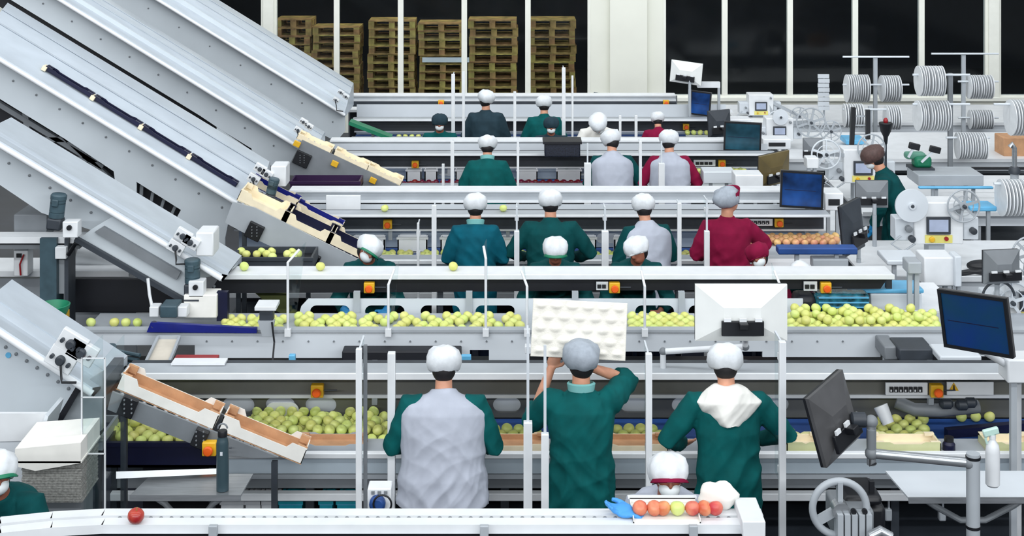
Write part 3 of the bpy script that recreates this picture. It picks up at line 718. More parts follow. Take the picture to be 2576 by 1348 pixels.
def remesh(mb, voxel, iters=5, disp=None):
    me = bpy.data.meshes.new('tmp'); me.from_pydata(mb.v, [], mb.f)
    o = bpy.data.objects.new('tmp', me); COL.objects.link(o)
    r = o.modifiers.new('r', 'REMESH'); r.mode = 'VOXEL'; r.voxel_size = voxel
    if iters:
        s = o.modifiers.new('s', 'SMOOTH'); s.factor = 0.5; s.iterations = iters
    dg = bpy.context.evaluated_depsgraph_get(); dg.update()
    out = bpy.data.meshes.new_from_object(o.evaluated_get(dg))
    bpy.data.objects.remove(o); bpy.data.meshes.remove(me)
    if disp is not None and len(out.vertices):
        n = len(out.vertices); co = np.empty(n * 3, np.float32); out.vertices.foreach_get('co', co); co = co.reshape(-1, 3)
        nr = np.empty(n * 3, np.float32); out.vertex_normals.foreach_get('vector', nr); nr = nr.reshape(-1, 3)
        co = co + nr * disp(co)[:, None]
        out.vertices.foreach_set('co', co.astype(np.float32).ravel())
    out.shade_smooth(); out.update(); return out
def folds(seed, amp, waist, hem, diag=0.5):
    r = np.random.default_rng(seed); ks = []
    for _ in range(5):
        a = r.uniform(-1, 1); ks.append((np.array([1.0, r.uniform(-.6, .6), a * diag * 1.4]) * r.uniform(16, 34), r.uniform(0, 6.28)))
    kd = [(np.array([r.choice([-1, 1]) * 0.8, 0.2, 1.0]) * r.uniform(16, 34), r.uniform(0, 6.28)) for _ in range(3)]
    def f(co):
        x = co.astype(np.float64); wob = 0.9 * np.sin(x @ np.array([7.0, 5.0, 9.0]) + seed) + 0.6 * np.sin(x @ np.array([-11.0, 4.0, 6.0]) + 2 * seed)
        low = np.clip((waist + 0.16 - x[:, 2]) / max(0.2, waist - hem), 0.3, 1.0)
        v = sum((1 - 2 * np.abs(np.sin(0.9 * (x @ k) + p + wob * 0.9))) for k, p in ks) / 5
        d = sum((1 - 2 * np.abs(np.sin(0.8 * (x @ k) + p + wob))) for k, p in kd) / 3
        mid = np.exp(-((x[:, 2] - waist) / 0.22) ** 2)
        return (amp * 1.7 * (v * low + d * mid * diag)).astype(np.float32)
    return f
def hand(m, w, di, side, curl=0.5, infl=0.0, rs=1.0):
    di = Vector(di).normalized(); side = (Vector(side) - di * Vector(side).dot(di)).normalized(); nn = di.cross(side)
    R = Matrix((side, di, nn)).transposed()
    m.ell(w + di * 0.05 * rs, ((0.043 + infl) * rs, (0.055 + infl) * rs, (0.019 + infl) * rs), R, 12, 8)
    for k, (o, ln) in enumerate(((0.031, .068), (0.011, .078), (-0.010, .072), (-0.029, .056))):
        p = w + (di * 0.088 + side * o) * rs; pts = [p - di * .025 * rs, p]; a = curl * (0.7 + 0.12 * k)
        for j in range(3):
            a2 = a * (j + 1) * 0.6; dv = di * math.cos(a2) - nn * math.sin(a2) + side * o * 1.2
            p = p + dv.normalized() * ln * (0.45, 0.32, 0.25)[j] * rs; pts.append(p)
        m.tube(pts, [(0.0095 + infl) * rs, (.0095 + infl) * rs, (.009 + infl) * rs, (.0085 + infl) * rs, (.0065 + infl) * rs], 8)
    b = w + (di * 0.025 + side * 0.036) * rs
    m.tube([b - side * .012 * rs, b + (side * 0.022 + di * 0.022) * rs, b + (side * 0.034 + di * 0.05 - nn * .008) * rs, b + (side * 0.032 + di * 0.072 - nn * 0.016) * rs],
           [(.013 + infl) * rs, (.012 + infl) * rs, (.0105 + infl) * rs, (.008 + infl) * rs], 8)
ARM_WORK = ((0.10, 0.03, -0.27), (-0.03, 0.27, -0.33))
def person(label, px, d, ytop, toward=False, H=1.66, lean=0.1, head=(0.35, 0, 0), arms=(None, None), coat=None, vest=None, hem=0.55, bulk=1.0,
           cap=None, brim=None, brim_up=False, hair=True, mask=False, gloves=None, collar=None, skin=None, hood=False, bare=0.0, fold=1.0, voxel=0.008, turn=0.0, seed=1, sleeve=None, shx=0.0):
    coat = coat or M_GREEN; cap = cap or M_CAP; skin = skin or M_SKIN; sleeve = sleeve or coat
    def u(a): return Vector((0, math.sin(a), math.cos(a)))
    def v_(a): return Vector((0, math.cos(a), -math.sin(a)))
    hp, yaw, roll = head
    hip = Vector((0, -0.12 * math.sin(lean), 0.53 * H)); a1, a2 = lean, lean * 1.35
    chest = hip + u(a1) * 0.155 * H; nb = chest + u(a2) * 0.145 * H
    an = a2 * 0.8 + hp * 0.5; hc = nb + u(an) * 0.105 * H
    Rh = (Matrix.Rotation(yaw, 3, 'Z') @ Matrix.Rotation(-(a2 * 0.6 + hp), 3, 'X') @ Matrix.Rotation(roll, 3, 'Y'))
    k = H / 1.66
    hc = hc + Rh @ Vector((0, 0.012, 0.01)) * k
    top = hc.z + 0.108 * k; s = 1.0
    for _ in range(4): s = Z(ytop, d + (-1 if toward else 1) * (hc.y - .01) * s * math.cos(turn)) / top                                         # the photo's head height fixes the person's size
    t = thing('person', label, 'person', (X(px, d + (-.5 if toward else .5) * hc.y * s * math.cos(turn)), d, 0))
    t.rotation_euler = (0, 0, (math.pi if toward else 0) + turn); t.scale = (s, s, s)
    def put(name, mesh, m):
        mesh.name = name
        if not mesh.materials: mesh.materials.append(m)
        o = bpy.data.objects.new(name, mesh); COL.objects.link(o); o.parent = t; return o
    # ---- skeleton
    sh = [nb - u(a2) * 0.055 * k + Vector((sx * (0.165 + shx) * k * (0.6 + 0.4 * bulk), 0, 0)) for sx in (-1, 1)]
    el, wr = [], []
    for i, sx in enumerate((-1, 1)):
        e, w = arms[i] or ARM_WORK
        el.append(sh[i] + Vector((sx * e[0], e[1], e[2])) * k); wr.append(sh[i] + Vector((sx * w[0], w[1], w[2])) * k)
    hd = []
    for i in range(2):
        q = (wr[i] - el[i]).normalized(); hd.append(q)
    # ---- body, one continuous surface
    b = MB(); xv = Vector((1, 0, 0))
    def sec(c, rx, ry, a, f=1.0): return (c, xv * rx * k * f, v_(a) * ry * k * f)
    b.loft([sec(hip - Vector((0, 0, 0.09 * k)), .12, .09, 0), sec(hip, .15, .105, a1 * .5), sec(hip + u(a1) * .12 * k, .125, .09, a1), sec(chest, .14, .1, a1), sec(nb - u(a2) * .075 * k, .15, .085, a2),
            sec(nb - u(a2) * .02 * k, .085, .07, a2), sec(nb + u(an) * .02 * k, .058, .06, an), sec(nb + u(an) * .1 * k, .055, .058, an)], 20)
    ex, ey, ez = .077 * k, .096 * k, .116 * k
    b.ell(hc, (ex, ey, ez), Rh, 20, 14)
    b.ell(hc + Rh @ Vector((0, .03, -.06)) * k, (.056 * k, .06 * k, .062 * k), Rh, 14, 10)
    b.ell(hc + Rh @ Vector((0, .098, -.018)) * k, (.014 * k, .02 * k, .024 * k), Rh, 10, 8)        # nose
    b.ell(hc + Rh @ Vector((0, .086, -.066)) * k, (.024 * k, .011 * k, .009 * k), Rh, 10, 6)       # mouth
    for sx in (-1, 1):
        b.ell(hc + Rh @ Vector((sx * .078, -.008, -.015)) * k, (.012 * k, .02 * k, .03 * k), Rh, 8, 6)   # ears
        b.ell(hc + Rh @ Vector((sx * .034, .08, .024)) * k, (.03 * k, .014 * k, .009 * k), Rh, 8, 6)     # brow
    for i, sx in enumerate((-1, 1)):
        b.tube([sh[i] - xv * sx * .05 * k + Vector((0, 0, -.015)) * k, sh[i] + Vector((0, 0, -.015)) * k, (sh[i] + el[i]) / 2, el[i], (el[i] + wr[i]) / 2, wr[i] + hd[i] * .01], [.05 * k, .047 * k, .045 * k, .038 * k, .036 * k, .027 * k], 12)
        if not gloves: hand(b, wr[i], hd[i], (-sx, 0, 0.25), 0.55, 0, k)
        hj = hip + Vector((sx * .085 * k, 0, -.03 * k)); kn = Vector((sx * .1 * k, .02 * k, .28 * H)); ak = Vector((sx * .1 * k, -.02 * k, .05 * H))
        b.tube([hj + Vector((0, 0, .06 * k)), hj, (hj + kn) / 2, kn, (kn + ak) / 2 + Vector((0, -.02, .03)) * k, ak], [.08 * k, .088 * k, .07 * k, .052 * k, .053 * k, .036 * k], 12)
        b.ell(ak + Vector((0, .06 * k, -.045 * k)), (.042 * k, .12 * k, .036 * k), None, 10, 8)
    put('body', remesh(b, voxel, 3), skin)
    # ---- trousers and shoes
    tr = MB(); so = MB()
    for sx in (-1, 1):
        hj = hip + Vector((sx * .085 * k, 0, -.03 * k)); kn = Vector((sx * .1 * k, .02 * k, .28 * H)); ak = Vector((sx * .1 * k, -.02 * k, .045 * H))
        tr.tube([hj + Vector((0, 0, .1 * k)), hj, kn, ak], [.1 * k, .108 * k, .085 * k, .07 * k], 14)
        so.ell(Vector((sx * .1 * k, .045 * k, .038 * k)), (.05 * k, .135 * k, .045 * k), None, 12, 8); so.v = [(p[0], p[1], max(p[2], 0.0)) for p in so.v]
    tr.ell(hip, (.18 * k, .13 * k, .14 * k))
    put('trousers', remesh(tr, max(voxel, .012), 3), M_TROUS)
    put('shoes', remesh(so, max(voxel, .012), 2), M_SHOE)
    # ---- coat
    def torso(m, g, hz, wd=0.0):
        q = bulk
        L = [(Vector((0, hip.y, hz)), .232 * q + g, .185 + g, 0), (Vector((0, hip.y, (hz + hip.z) / 2)), .222 * q + g, .175 + g, 0), (hip, .212 * q + g, .162 + g, a1 * .5),
             (hip + u(a1) * .12 * k, .202 * q + g, .15 + g, a1), (chest, .212 * q + g, .155 + g, a1), (nb - u(a2) * .115 * k, .212 * q + g + wd * .4, .142 + g, a2), (nb - u(a2) * .06 * k, .178 * q + g + wd, .118 + g, a2),
             (nb - u(a2) * .022 * k, .115 * q + g, .095 + g, a2), (nb + u(an) * .012 * k, .078 + g, .078 + g, an), (nb + u(an) * .035 * k, .07 + g * .6, .072 + g * .6, an)]
        m.loft([sec(*l) for l in L], 28)
    def sleeves(m, g=0.0):
        for i, sx in enumerate((-1, 1)):
            q = el[i] + (el[i] - (sh[i] + wr[i]) / 2) * 0.12; e2 = wr[i] + hd[i] * -.02; e2 = e2 + (q - e2) * bare
            m.tube([sh[i] - xv * sx * .06 * k + Vector((0, 0, -.02)) * k, sh[i] + Vector((0, 0, -.012 * k)), (sh[i] * .45 + q * .55), q, (q + e2) / 2, e2], [(.08 + g) * k, (.088 + g) * k, (.083 + g) * k, (.074 + g) * k, (.066 + g) * k, (.056 + g) * k], 16)
    cv = max(voxel, .009)
    c = MB(); torso(c, 0.0 if not vest else -.016, hem * k if not vest else (hem + .05) * k); sleeves(c)
    put('coat' if coat is not M_MAROON else 'sweater', remesh(c, cv, 4, folds(seed, 0.0125 * fold, hip.z + .08, hem)), sleeve if vest else coat)
    if vest:
        c = MB(); torso(c, 0.022, hem * k, .028)
        for i, sx in enumerate((-1, 1)): c.ell(sh[i] - xv * sx * .03 * k + Vector((0, 0, -.05 * k)), (.1 * k, .1 * k, .075 * k))
        put('vest', remesh(c, cv, 4, folds(seed + 50, 0.0105, hip.z + .08, hem)), vest)
    if collar:
        c = MB(); n = 28; R1 = []
        for lv, (rr, up) in enumerate(((.083, -.012), (.09, .03), (.077, .038), (.074, -.0))):
            R1.append((nb + u(an) * (up + .012) * k, xv * rr * k, v_(an) * rr * k * 1.02))
        c.loft(R1, n); put('collar', c.mesh('collar', collar), collar)
    if hood:
        c = MB(); c.loft([(nb + u(a2) * .055 * k + v_(a2) * -.02 * k, xv * .082 * k, v_(a2) * .085 * k), (nb + u(a2) * .01 * k + v_(a2) * -.03 * k, xv * .165 * k, v_(a2) * .125 * k),
                          (nb - u(a2) * .05 * k + v_(a2) * -.03 * k, xv * .235 * k, v_(a2) * .15 * k), (nb - u(a2) * .1 * k + v_(a2) * -.05 * k, xv * .18 * k, v_(a2) * .135 * k), (nb - u(a2) * .2 * k + v_(a2) * -.1 * k, xv * .06 * k, v_(a2) * .085 * k)], 28)
        put('hood', remesh(c, .008, 5, folds(seed + 9, 0.007, nb.z, nb.z - .2, 0.9)), M_CARDW)
    if gloves:
        for i, sx in enumerate((-1, 1)):
            g = MB(); hand(g, wr[i], hd[i], (-sx, 0, 0.25), 0.55, 0.002, k); g.tube([wr[i] - hd[i] * .035, wr[i] + hd[i] * .03], [.042 * k, .034 * k], 12)
            put('glove', remesh(g, max(.006, voxel * .7), 2), gloves)
    # ---- head wear
    if hair:
        h = MB(); h.ell(hc + Rh @ Vector((0, -.022, -.02)) * k, (.082 * k, .086 * k, .1 * k), Rh, 20, 14); put('hair', h.mesh('hair', M_HAIR), M_HAIR)
    Rc = Rh @ Matrix.Rotation(0.42 if toward else 0.2, 3, 'X')
    c = MB(); L = []
    for r_, z_, yo in ((.074, -.012, 0), (.088, -.02, 0), (.102, -.008, -.004), (.118, .03, -.012), (.12, .062, -.018), (.104, .098, -.018), (.07, .122, -.014), (.03, .132, -.01), (.004, .133, -.01)):
        L.append((hc + Rc @ Vector((0, yo * .6 - .002, z_ - (.022 if z_ < .05 else .010))) * k, Rc @ Vector((r_ * .99, 0, 0)) * k, Rc @ Vector((0, r_ * 1.1, 0)) * k))
    c.loft(L, 32)
    me = c.mesh('cap', cap, 80); o = put('cap', me, cap)
    nvt = len(me.vertices); co = np.empty(nvt * 3, np.float32); me.vertices.foreach_get('co', co); co = co.reshape(-1, 3); q = co - np.array(hc)
    co = co + q * (0.035 * np.sin(q @ np.array([60., 34., 25.]) + seed) + 0.03 * np.sin(q @ np.array([-42., 55., 30.]) + 2 * seed))[:, None]
    me.vertices.foreach_set('co', co.astype(np.float32).ravel()); me.update()
    bd = MB(); bd.loft([(hc + Rc @ Vector((0, .0, z_ - .018)) * k, Rc @ Vector((r_, 0, 0)) * k, Rc @ Vector((0, r_ * 1.17, 0)) * k) for r_, z_ in ((.084, .012), (.0885, .006), (.0875, -.022), (.082, -.026))], 28)
    put('cap_band', bd.mesh('cap_band', brim or cap), brim or cap)
    if brim:
        m = MB(); n = 14; v = []; up = 1.1 if brim_up else -0.42
        for j in range(n + 1):
            a = math.radians(20 + 140 * j / n)
            for r_, z_ in (((.083, -.002), (.1, .03), (.125, .105)) if brim_up else ((.083, -.002), (.1, .0 + .1 * up * .1), (.114, .026 * up * 2 - .0))):
                pr = Vector((math.cos(a) * r_, math.sin(a) * r_ * 1.12, z_ - .022)); v.append(hc + Rc @ pr * k)
        f = []
        for j in range(n):
            for q in range(2): a = j * 3 + q; f.append((a, a + 3, a + 4, a + 1))
        m.add(v, f); o = put('brim', m.mesh('brim', brim), brim)
        so_ = o.modifiers.new('thick', 'SOLIDIFY'); so_.thickness = 0.006
    if mask:
        m = MB(); m.ell(hc + Rh @ Vector((0, .046, -.055)) * k, (.062 * k, .066 * k, .052 * k), Rh, 18, 12)
        for sx in (-1, 1): m.tube([hc + Rh @ Vector((sx * .052, .06, -.035)) * k, hc + Rh @ Vector((sx * .08, .01, -.012)) * k], .004, 6)
        put('face_mask', m.mesh('face_mask', M_MASK, 60), M_MASK)
    if toward or abs(yaw) > .6:
        m = MB()
        for sx in (-1, 1): m.ell(hc + Rh @ Vector((sx * .033, .087, .006)) * k, (.015 * k, .008 * k, .008 * k), Rh, 10, 8)
        put('eyes', m.mesh('eyes', M_EYE), M_EYE)
    return t, s
V1, V2, V3 = .0075, .011, .014
AR = ARM_WORK
# nearest row, seen from behind
person('worker seen from behind in a long light grey vest over green sleeves, white cap', 1116, 9.5, 877, lean=.14, head=(.35, 0, 0), coat=M_GREEN, vest=M_VEST, sleeve=M_GREEN, hem=.70, bulk=1.26, voxel=V1, seed=3,
       arms=(((.11, .0, -.27), (.04, .26, -.36)), ((.11, .0, -.27), (.03, .26, -.36))), shx=.025)
TRAYMAN = person('worker seen from behind in green coat, arms raised to the egg-crate tray, grey cap', 1462, 9.45, 862, lean=.06, head=(.15, .25, 0), coat=M_GREEN, hem=.36, bulk=1.0, voxel=.0065, seed=5, cap=M_CAPG, collar=M_COLLAR, skin=M_SKIN,
       bare=.62, fold=1.4,
       arms=(((.12, .12, -.17), (-.0, .2, .12)), ((.11, .21, .05), (-.1, .12, .15))), shx=.02)
person('worker seen from behind in a long green coat with a white hood on the back', 1828, 9.5, 872, lean=.17, head=(.38, .05, .08), coat=M_GREEN, hem=.42, bulk=1.02, voxel=V1, seed=8, fold=1.25, hood=True,
       arms=(((.17, .0, -.24), (.06, .22, -.36)), ((.17, .02, -.22), (.05, .24, -.34))), shx=.035)
# two facing workers at the near rail
person('worker facing us with white mask and maroon cap brim behind the apple tray', 1674, 8.5, 1146, toward=True, H=1.62, lean=.58, head=(-.5, 0, 0), coat=M_VEST, hem=.5, brim=M_MAROON, mask=True, voxel=V1, seed=4, skin=M_SKIND, hair=False,
       arms=(((.1, .1, -.26), (.02, .33, -.34)), ((.1, .1, -.26), (.02, .33, -.34))))
person('worker facing right with white mask and green cap band, cut off at the left edge', 14, 8.5, 1140, toward=True, H=1.62, lean=.58, head=(-.5, .5, 0), coat=M_DGREEN, hem=.5, brim=M_GREENP, mask=True, voxel=V1, seed=14, skin=M_SKIND, hair=True, cap=M_CAP,
       arms=(((.1, .1, -.26), (.02, .33, -.34)), ((.1, .1, -.26), (.02, .33, -.34))))
# facing workers behind the long beam
person('worker bending sideways with tilted white cap and green band beside the cream trays', 930, 13.4, 596, toward=True, H=1.62, lean=.52, head=(-.1, .35, -.7), coat=M_DGREEN, brim=M_GREENP, mask=True, voxel=V2, seed=15, skin=M_SKIND, gloves=M_GLOVE,
       arms=(((.1, .12, -.26), (.02, .34, -.3)), ((.1, .12, -.26), (.02, .34, -.3))))
person('worker facing us with tall white cap and green brim before the broad green coat', 1396, 13.4, 600, toward=True, H=1.62, lean=.52, head=(-.05, 0, 0), coat=M_DGREEN, brim=M_GREENP, voxel=V2, seed=16, skin=M_SKIND,
       arms=(((.12, .12, -.26), (.02, .34, -.3)), ((.12, .12, -.26), (.02, .34, -.3))))
person('worker facing us, white cap tilted to the right, in front of the grey vest', 1600, 13.4, 598, toward=True, H=1.62, lean=.52, head=(-.1, -.5, .45), coat=M_DGREEN, voxel=V2, seed=17, skin=M_SKIND, mask=False,
       arms=(((.12, .12, -.26), (.02, .34, -.3)), ((.12, .12, -.26), (.02, .34, -.3))))
person('worker facing us with maroon cap and sweater, pale mask, behind the long beam', 1902, 13.45, 614, toward=True, H=1.6, lean=.5, head=(-.3, -.4, .5), coat=M_MAROON, cap=M_MAROON, mask=True, voxel=V2, seed=18, skin=M_SKIND,
       arms=(((.12, .12, -.26), (.02, .34, -.3)), ((.12, .12, -.26), (.02, .34, -.3))))
person('worker of whom only the top of a white cap shows above the long beam', 2004, 13.55, 664, toward=True, H=1.5, lean=.6, head=(.3, 0, 0), coat=M_DGREEN, mask=True, voxel=V2, seed=19, gloves=M_GLOVE,
       arms=(((.12, .12, -.26), (.02, .34, -.3)), ((.12, .12, -.26), (.02, .34, -.3))))
# second row from behind
person('worker seen from behind in a teal coat with pale collar, leftmost of the second line', 1196, 14.2, 490, lean=.12, head=(.3, 0, 0), coat=M_TEAL, hem=.4, bulk=.98, voxel=V2, seed=21, collar=M_COLLAR,
       arms=(((.1, 0, -.27), (.04, .22, -.38)), ((.1, 0, -.27), (.04, .22, -.38))))
person('broad worker seen from behind in a deep green coat with elbows out', 1385, 14.2, 480, lean=.14, head=(.25, 0, 0), coat=M_DGREEN, hem=.4, bulk=1.14, voxel=V2, seed=22,
       arms=(((.17, .0, -.24), (.05, .24, -.36)), ((.17, .0, -.24), (.05, .24, -.36))), shx=.02)
person('worker seen from behind in grey vest over deep green sleeves, white cap, second line', 1630, 14.25, 492, lean=.2, head=(.3, 0, 0), coat=M_DGREEN, vest=M_VEST, sleeve=M_DGREEN, hem=.6, bulk=1.05, voxel=V2, seed=23, turn=.25,
       arms=(((.12, 0, -.27), (.03, .24, -.36)), ((.1, 0, -.27), (.03, .24, -.36))))
person('worker in a maroon sweater looking right, grey cap with raised maroon brim', 1830, 14.2, 474, lean=.08, head=(-.2, -1.25, .1), coat=M_MAROON, hem=.72, bulk=1.05, voxel=V2, seed=24, cap=M_CAPG, brim=M_MAROON, brim_up=True, hair=False,
       arms=(((.12, 0, -.27), (.03, .24, -.36)), ((.2, .1, -.2), (.25, .32, -.27))))
# third row from behind
person('worker seen from behind in a green coat with pale collar before the dark red apples', 1226, 17.5, 344, lean=.2, head=(.4, 0, 0), coat=M_GREEN, hem=.4, bulk=1.12, voxel=V3, seed=31, collar=M_COLLAR,
       arms=(((.12, 0, -.27), (.03, .24, -.36)), ((.12, 0, -.27), (.03, .24, -.36))))
person('worker seen from behind in grey vest over green sleeves, cap bent left, third line', 1540, 17.5, 330, lean=.25, head=(.4, 0, -.3), coat=M_DGREEN, vest=M_VEST, sleeve=M_DGREEN, hem=.6, bulk=1.08, voxel=V3, seed=32,
       arms=(((.1, 0, -.27), (.03, .24, -.36)), ((.14, 0, -.25), (.05, .24, -.36))))
person('worker seen from behind in a grey vest over maroon sleeves, third line', 1684, 17.5, 330, lean=.16, head=(.3, -.3, 0), coat=M_MAROON, vest=M_VEST, sleeve=M_MAROON, hem=.6, bulk=1.08, voxel=V3, seed=33, skin=M_SKIN, mask=True,
       arms=(((.15, 0, -.26), (.1, .2, -.4)), ((.15, 0, -.26), (.13, .2, -.4))))
# facing workers of the third machine
person('worker facing us with dark cap and round white mask, left of the slate coat', 1107, 20.0, 288, toward=True, lean=.35, head=(-.05, 0, 0), coat=M_GREEN, cap=M_SLATE, mask=True, voxel=V3, seed=41, skin=M_SKIND)
person('worker facing us with dark cap and white mask before the farthest green coat', 1386, 20.0, 296, toward=True, lean=.35, head=(-.05, 0, 0), coat=M_SLATE, cap=M_SLATE, mask=True, voxel=V3, seed=42, skin=M_SKIND)
person('worker bending low in white clothes and white cap beside the dark crate', 1504, 20.0, 290, toward=True, lean=.6, head=(.5, 0, .3), coat=M_CARDW, mask=True, voxel=V3, seed=43, skin=M_SKIND)
# fourth row
person('worker seen from behind in a slate coat with dark hair, farthest line', 1222, 20.65, 229, lean=.08, head=(.1, 0, .25), coat=M_SLATE, hem=.4, bulk=1.1, voxel=V3, seed=51)
person('worker seen from behind in a green coat with white cap, farthest line', 1369, 20.65, 243, lean=.16, head=(.3, 0, 0), coat=M_GREEN, hem=.4, bulk=1.05, voxel=V3, seed=52)
person('worker in a maroon sweater with white cap, farthest line', 1656, 20.65, 284, lean=.3, head=(.35, 0, 0), coat=M_MAROON, hem=.6, bulk=1.0, voxel=V3, seed=53)
person('worker facing us with dark cap and white mask under the cream pillar', 1499, 23.7, 234, toward=True, lean=.3, head=(-.05, 0, 0), coat=M_SLATE, cap=M_SLATE, mask=True, voxel=V3, seed=54, skin=M_SKIND)
person('worker facing us with maroon cap under the cream pillar', 1626, 23.7, 238, toward=True, lean=.35, head=(.05, 0, 0), coat=M_MAROON, cap=M_MAROON, mask=True, voxel=V3, seed=55)
# standing worker on the right among the labelling machines
person('worker in side view in a deep green coat with blue glove among the labelling machines', 2250, 16.45, 370, H=1.66, lean=.3, head=(.35, 0, 0), cap=mat('brown_hair', (84, 62, 58), .6, var=.15, scale=40), coat=M_DGREEN, hem=.6, voxel=V2, seed=61, turn=1.35, mask=True, gloves=M_GLOVE,
       arms=(((.06, .05, -.28), (.0, .12, -.5)), ((.06, .02, -.28), (.0, .08, -.52))))
# ================================================================ apples
def apple_mesh(name, m, r=0.043, n=14):
    prof = []
    for k in range(11):
        a = -math.pi / 2 + math.pi * k / 10
        rr = r * math.cos(a) * (1.0 + 0.06 * math.sin(a)); z = r * 0.9 * math.sin(a)
        if k == 10: z -= r * 0.22
        if k == 9: z -= r * 0.03
        if k == 0: z += r * 0.12
        prof.append((max(rr, 0.001), z))
    mb = MB(); mb.lathe(prof, (0, 0, 0), 'Z', n); return mb.mesh(name, m, 80)
def fruit_mat(name, c1, c2, blush=None):
    m = mat(name, c1, 0.38, var=0.05, scale=9, c2=c2, rand=0.16)
    return m
A_YEL = apple_mesh('yellow_apple', fruit_mat('yellow_green_skin', (226, 230, 146), (206, 214, 112)))
A_RED = apple_mesh('red_apple', fruit_mat('dark_red_skin', (132, 22, 44), (84, 10, 30)))
A_PINK = apple_mesh('pink_apple', fruit_mat('pink_skin', (240, 168, 130), (236, 196, 130)))
A_ROSY = apple_mesh('pink_apple', fruit_mat('rosy_skin', (198, 70, 52), (236, 158, 116)))
A_PALE = apple_mesh('pale_apple', fruit_mat('pale_skin', (226, 222, 160), (214, 206, 132)))
def apple(kind, me, loc, label, group, s=1.0):
    o = bpy.data.objects.new(kind, me); COL.objects.link(o); o.location = loc
    o.rotation_euler = (random.uniform(-.6, .6), random.uniform(-.6, .6), random.uniform(0, 6.28)); o.scale = (s, s, s)
    return tag(o, label, 'apple', group)
SPECS = []
def pile(kind, me, pa, pb_, y0, y1, z, label, step=0.09, second=0.0, skip=(), size=0.043, gap=0.0):
    """rows of apples resting on height z between depths y0..y1 and photo columns pa..pb_; second = share of apples in an upper layer"""
    r = size; rows = max(1, int(round((y1 - y0) / (step * .92))) + 1); low = []
    for j in range(rows):
        y = y0 + (y1 - y0) * (j / max(1, rows - 1)) if rows > 1 else (y0 + y1) / 2
        xa, xb = X(pa, y), X(pb_, y); n = int((xb - xa) / step)
        for i in range(n):
            x = xa + (i + 0.5 * (j % 2) + 0.25) * step + random.uniform(-.15, .15) * (step - 2 * r)
            px = CX + x * F / y
            if any(a < px < b for a, b in skip) or random.random() < gap or x > xb: continue
            s = random.uniform(.93, 1.03); low.append((x, y, n))
            SPECS.append((kind, me, (x, y, z + r * .9 * s), label, label, s))
            if second and random.random() < second and i < n - 1 and j < rows - 1:
                SPECS.append((kind, me, (x + step * .5, y + (y1 - y0) / max(1, rows - 1) * .5, z + r * .9 + r * 1.32), label, label, random.uniform(.92, 1.0)))
zb = 0.757
pile('yellow_apple', A_YEL, 622, 990, 10.36, 10.80, zb, 'yellow apple heaped in the near trough left of the grey vest', second=.75)
pile('yellow_apple', A_YEL, 1238, 1385, 10.36, 10.56, zb, 'yellow apple in the near trough between grey vest and raised-arms worker')
pile('yellow_apple', A_YEL, 1545, 1692, 10.36, 10.56, zb, 'yellow apple in the near trough between the two green coats', second=.2)
pile('yellow_apple', A_YEL, 1945, 2040, 10.5, 10.5, zb, 'yellow apple in the near trough just right of the white hood worker', size=.045, step=.1)
pile('yellow_apple', A_YEL, 2195, 2350, 10.45, 10.75, zb, 'yellow apple on the blue belt behind the jointed monitor arm', size=.045, step=.105)
pile('yellow_apple', A_YEL, 2410, 2545, 10.8, 10.8, zb, 'yellow apple on the blue belt behind the white spray bottle', size=.045, step=.11)
zf = Z(836, 11.62) - 0.06
pile('yellow_apple', A_YEL, 745, 1330, 11.78, 12.12, zf, 'yellow apple on the white line below the oval holes', gap=.25, step=.092)
pile('yellow_apple', A_YEL, 1583, 1748, 11.78, 12.12, zf, 'yellow apple on the white line between egg-crate tray and monitor back', step=.092)
pile('yellow_apple', A_YEL, 1982, 2375, 11.78, 12.2, zf, 'yellow apple in the dense heap right of the monitor back', step=.092, second=.35)
pile('yellow_apple', A_YEL, 560, 740, 11.8, 12.05, zf, 'yellow apple at the left end of the white line beside the grey sensor', gap=.15, step=.092)
pile('yellow_apple', A_YEL, 192, 375, 11.95, 11.95, zf, 'yellow apple on the narrow rail before the dark board, left', gap=.35, step=.1)
pile('yellow_apple', A_YEL, 960, 1800, 15.14, 15.3, zb + .05, 'small yellow apple in the trough of the second line', step=.095, gap=.12)
pile('yellow_apple', A_PALE, 1745, 1895, 18.45, 18.6, zb + .26, 'pale apple at the right end of the third line', step=.1)
pile('yellow_apple', A_PALE, 1725, 1800, 21.6, 21.6, zb + .21, 'pale apple at the right end of the farthest line', step=.1)
pile('yellow_apple', A_PALE, 1000, 1090, 21.6, 21.6, zb + .15, 'pale apple at the left end of the farthest line', step=.1)
pile('red_apple', A_RED, 1003, 1610, 18.42, 18.6, zb + .1, 'dark red apple in the trough of the third line', step=.095, gap=.1)
pile('pink_apple', A_PINK, 1880, 2112, 15.14, 15.4, zb + .21, 'pink apple on the raised tray right of the maroon sweater', step=.1)
MB().box(X(1878, 15.2), X(2120, 15.2), 15.12, 15.5, zb, zb + .208).build('raised_tray', M_PANEL, L2)
MB().box(X(1745, 18.5), X(1900, 18.5), 18.42, 18.65, zb, zb + .258).build('raised_tray', M_PANEL, L3)
MB().box(X(1725, 21.6), X(1805, 21.6), 21.55, 21.65, zb, zb + .208).build('raised_tray', M_PANEL, L4)
MB().box(X(1000, 21.6), X(1095, 21.6), 21.55, 21.65, zb, zb + .148).build('raised_tray', M_PANEL, L4)
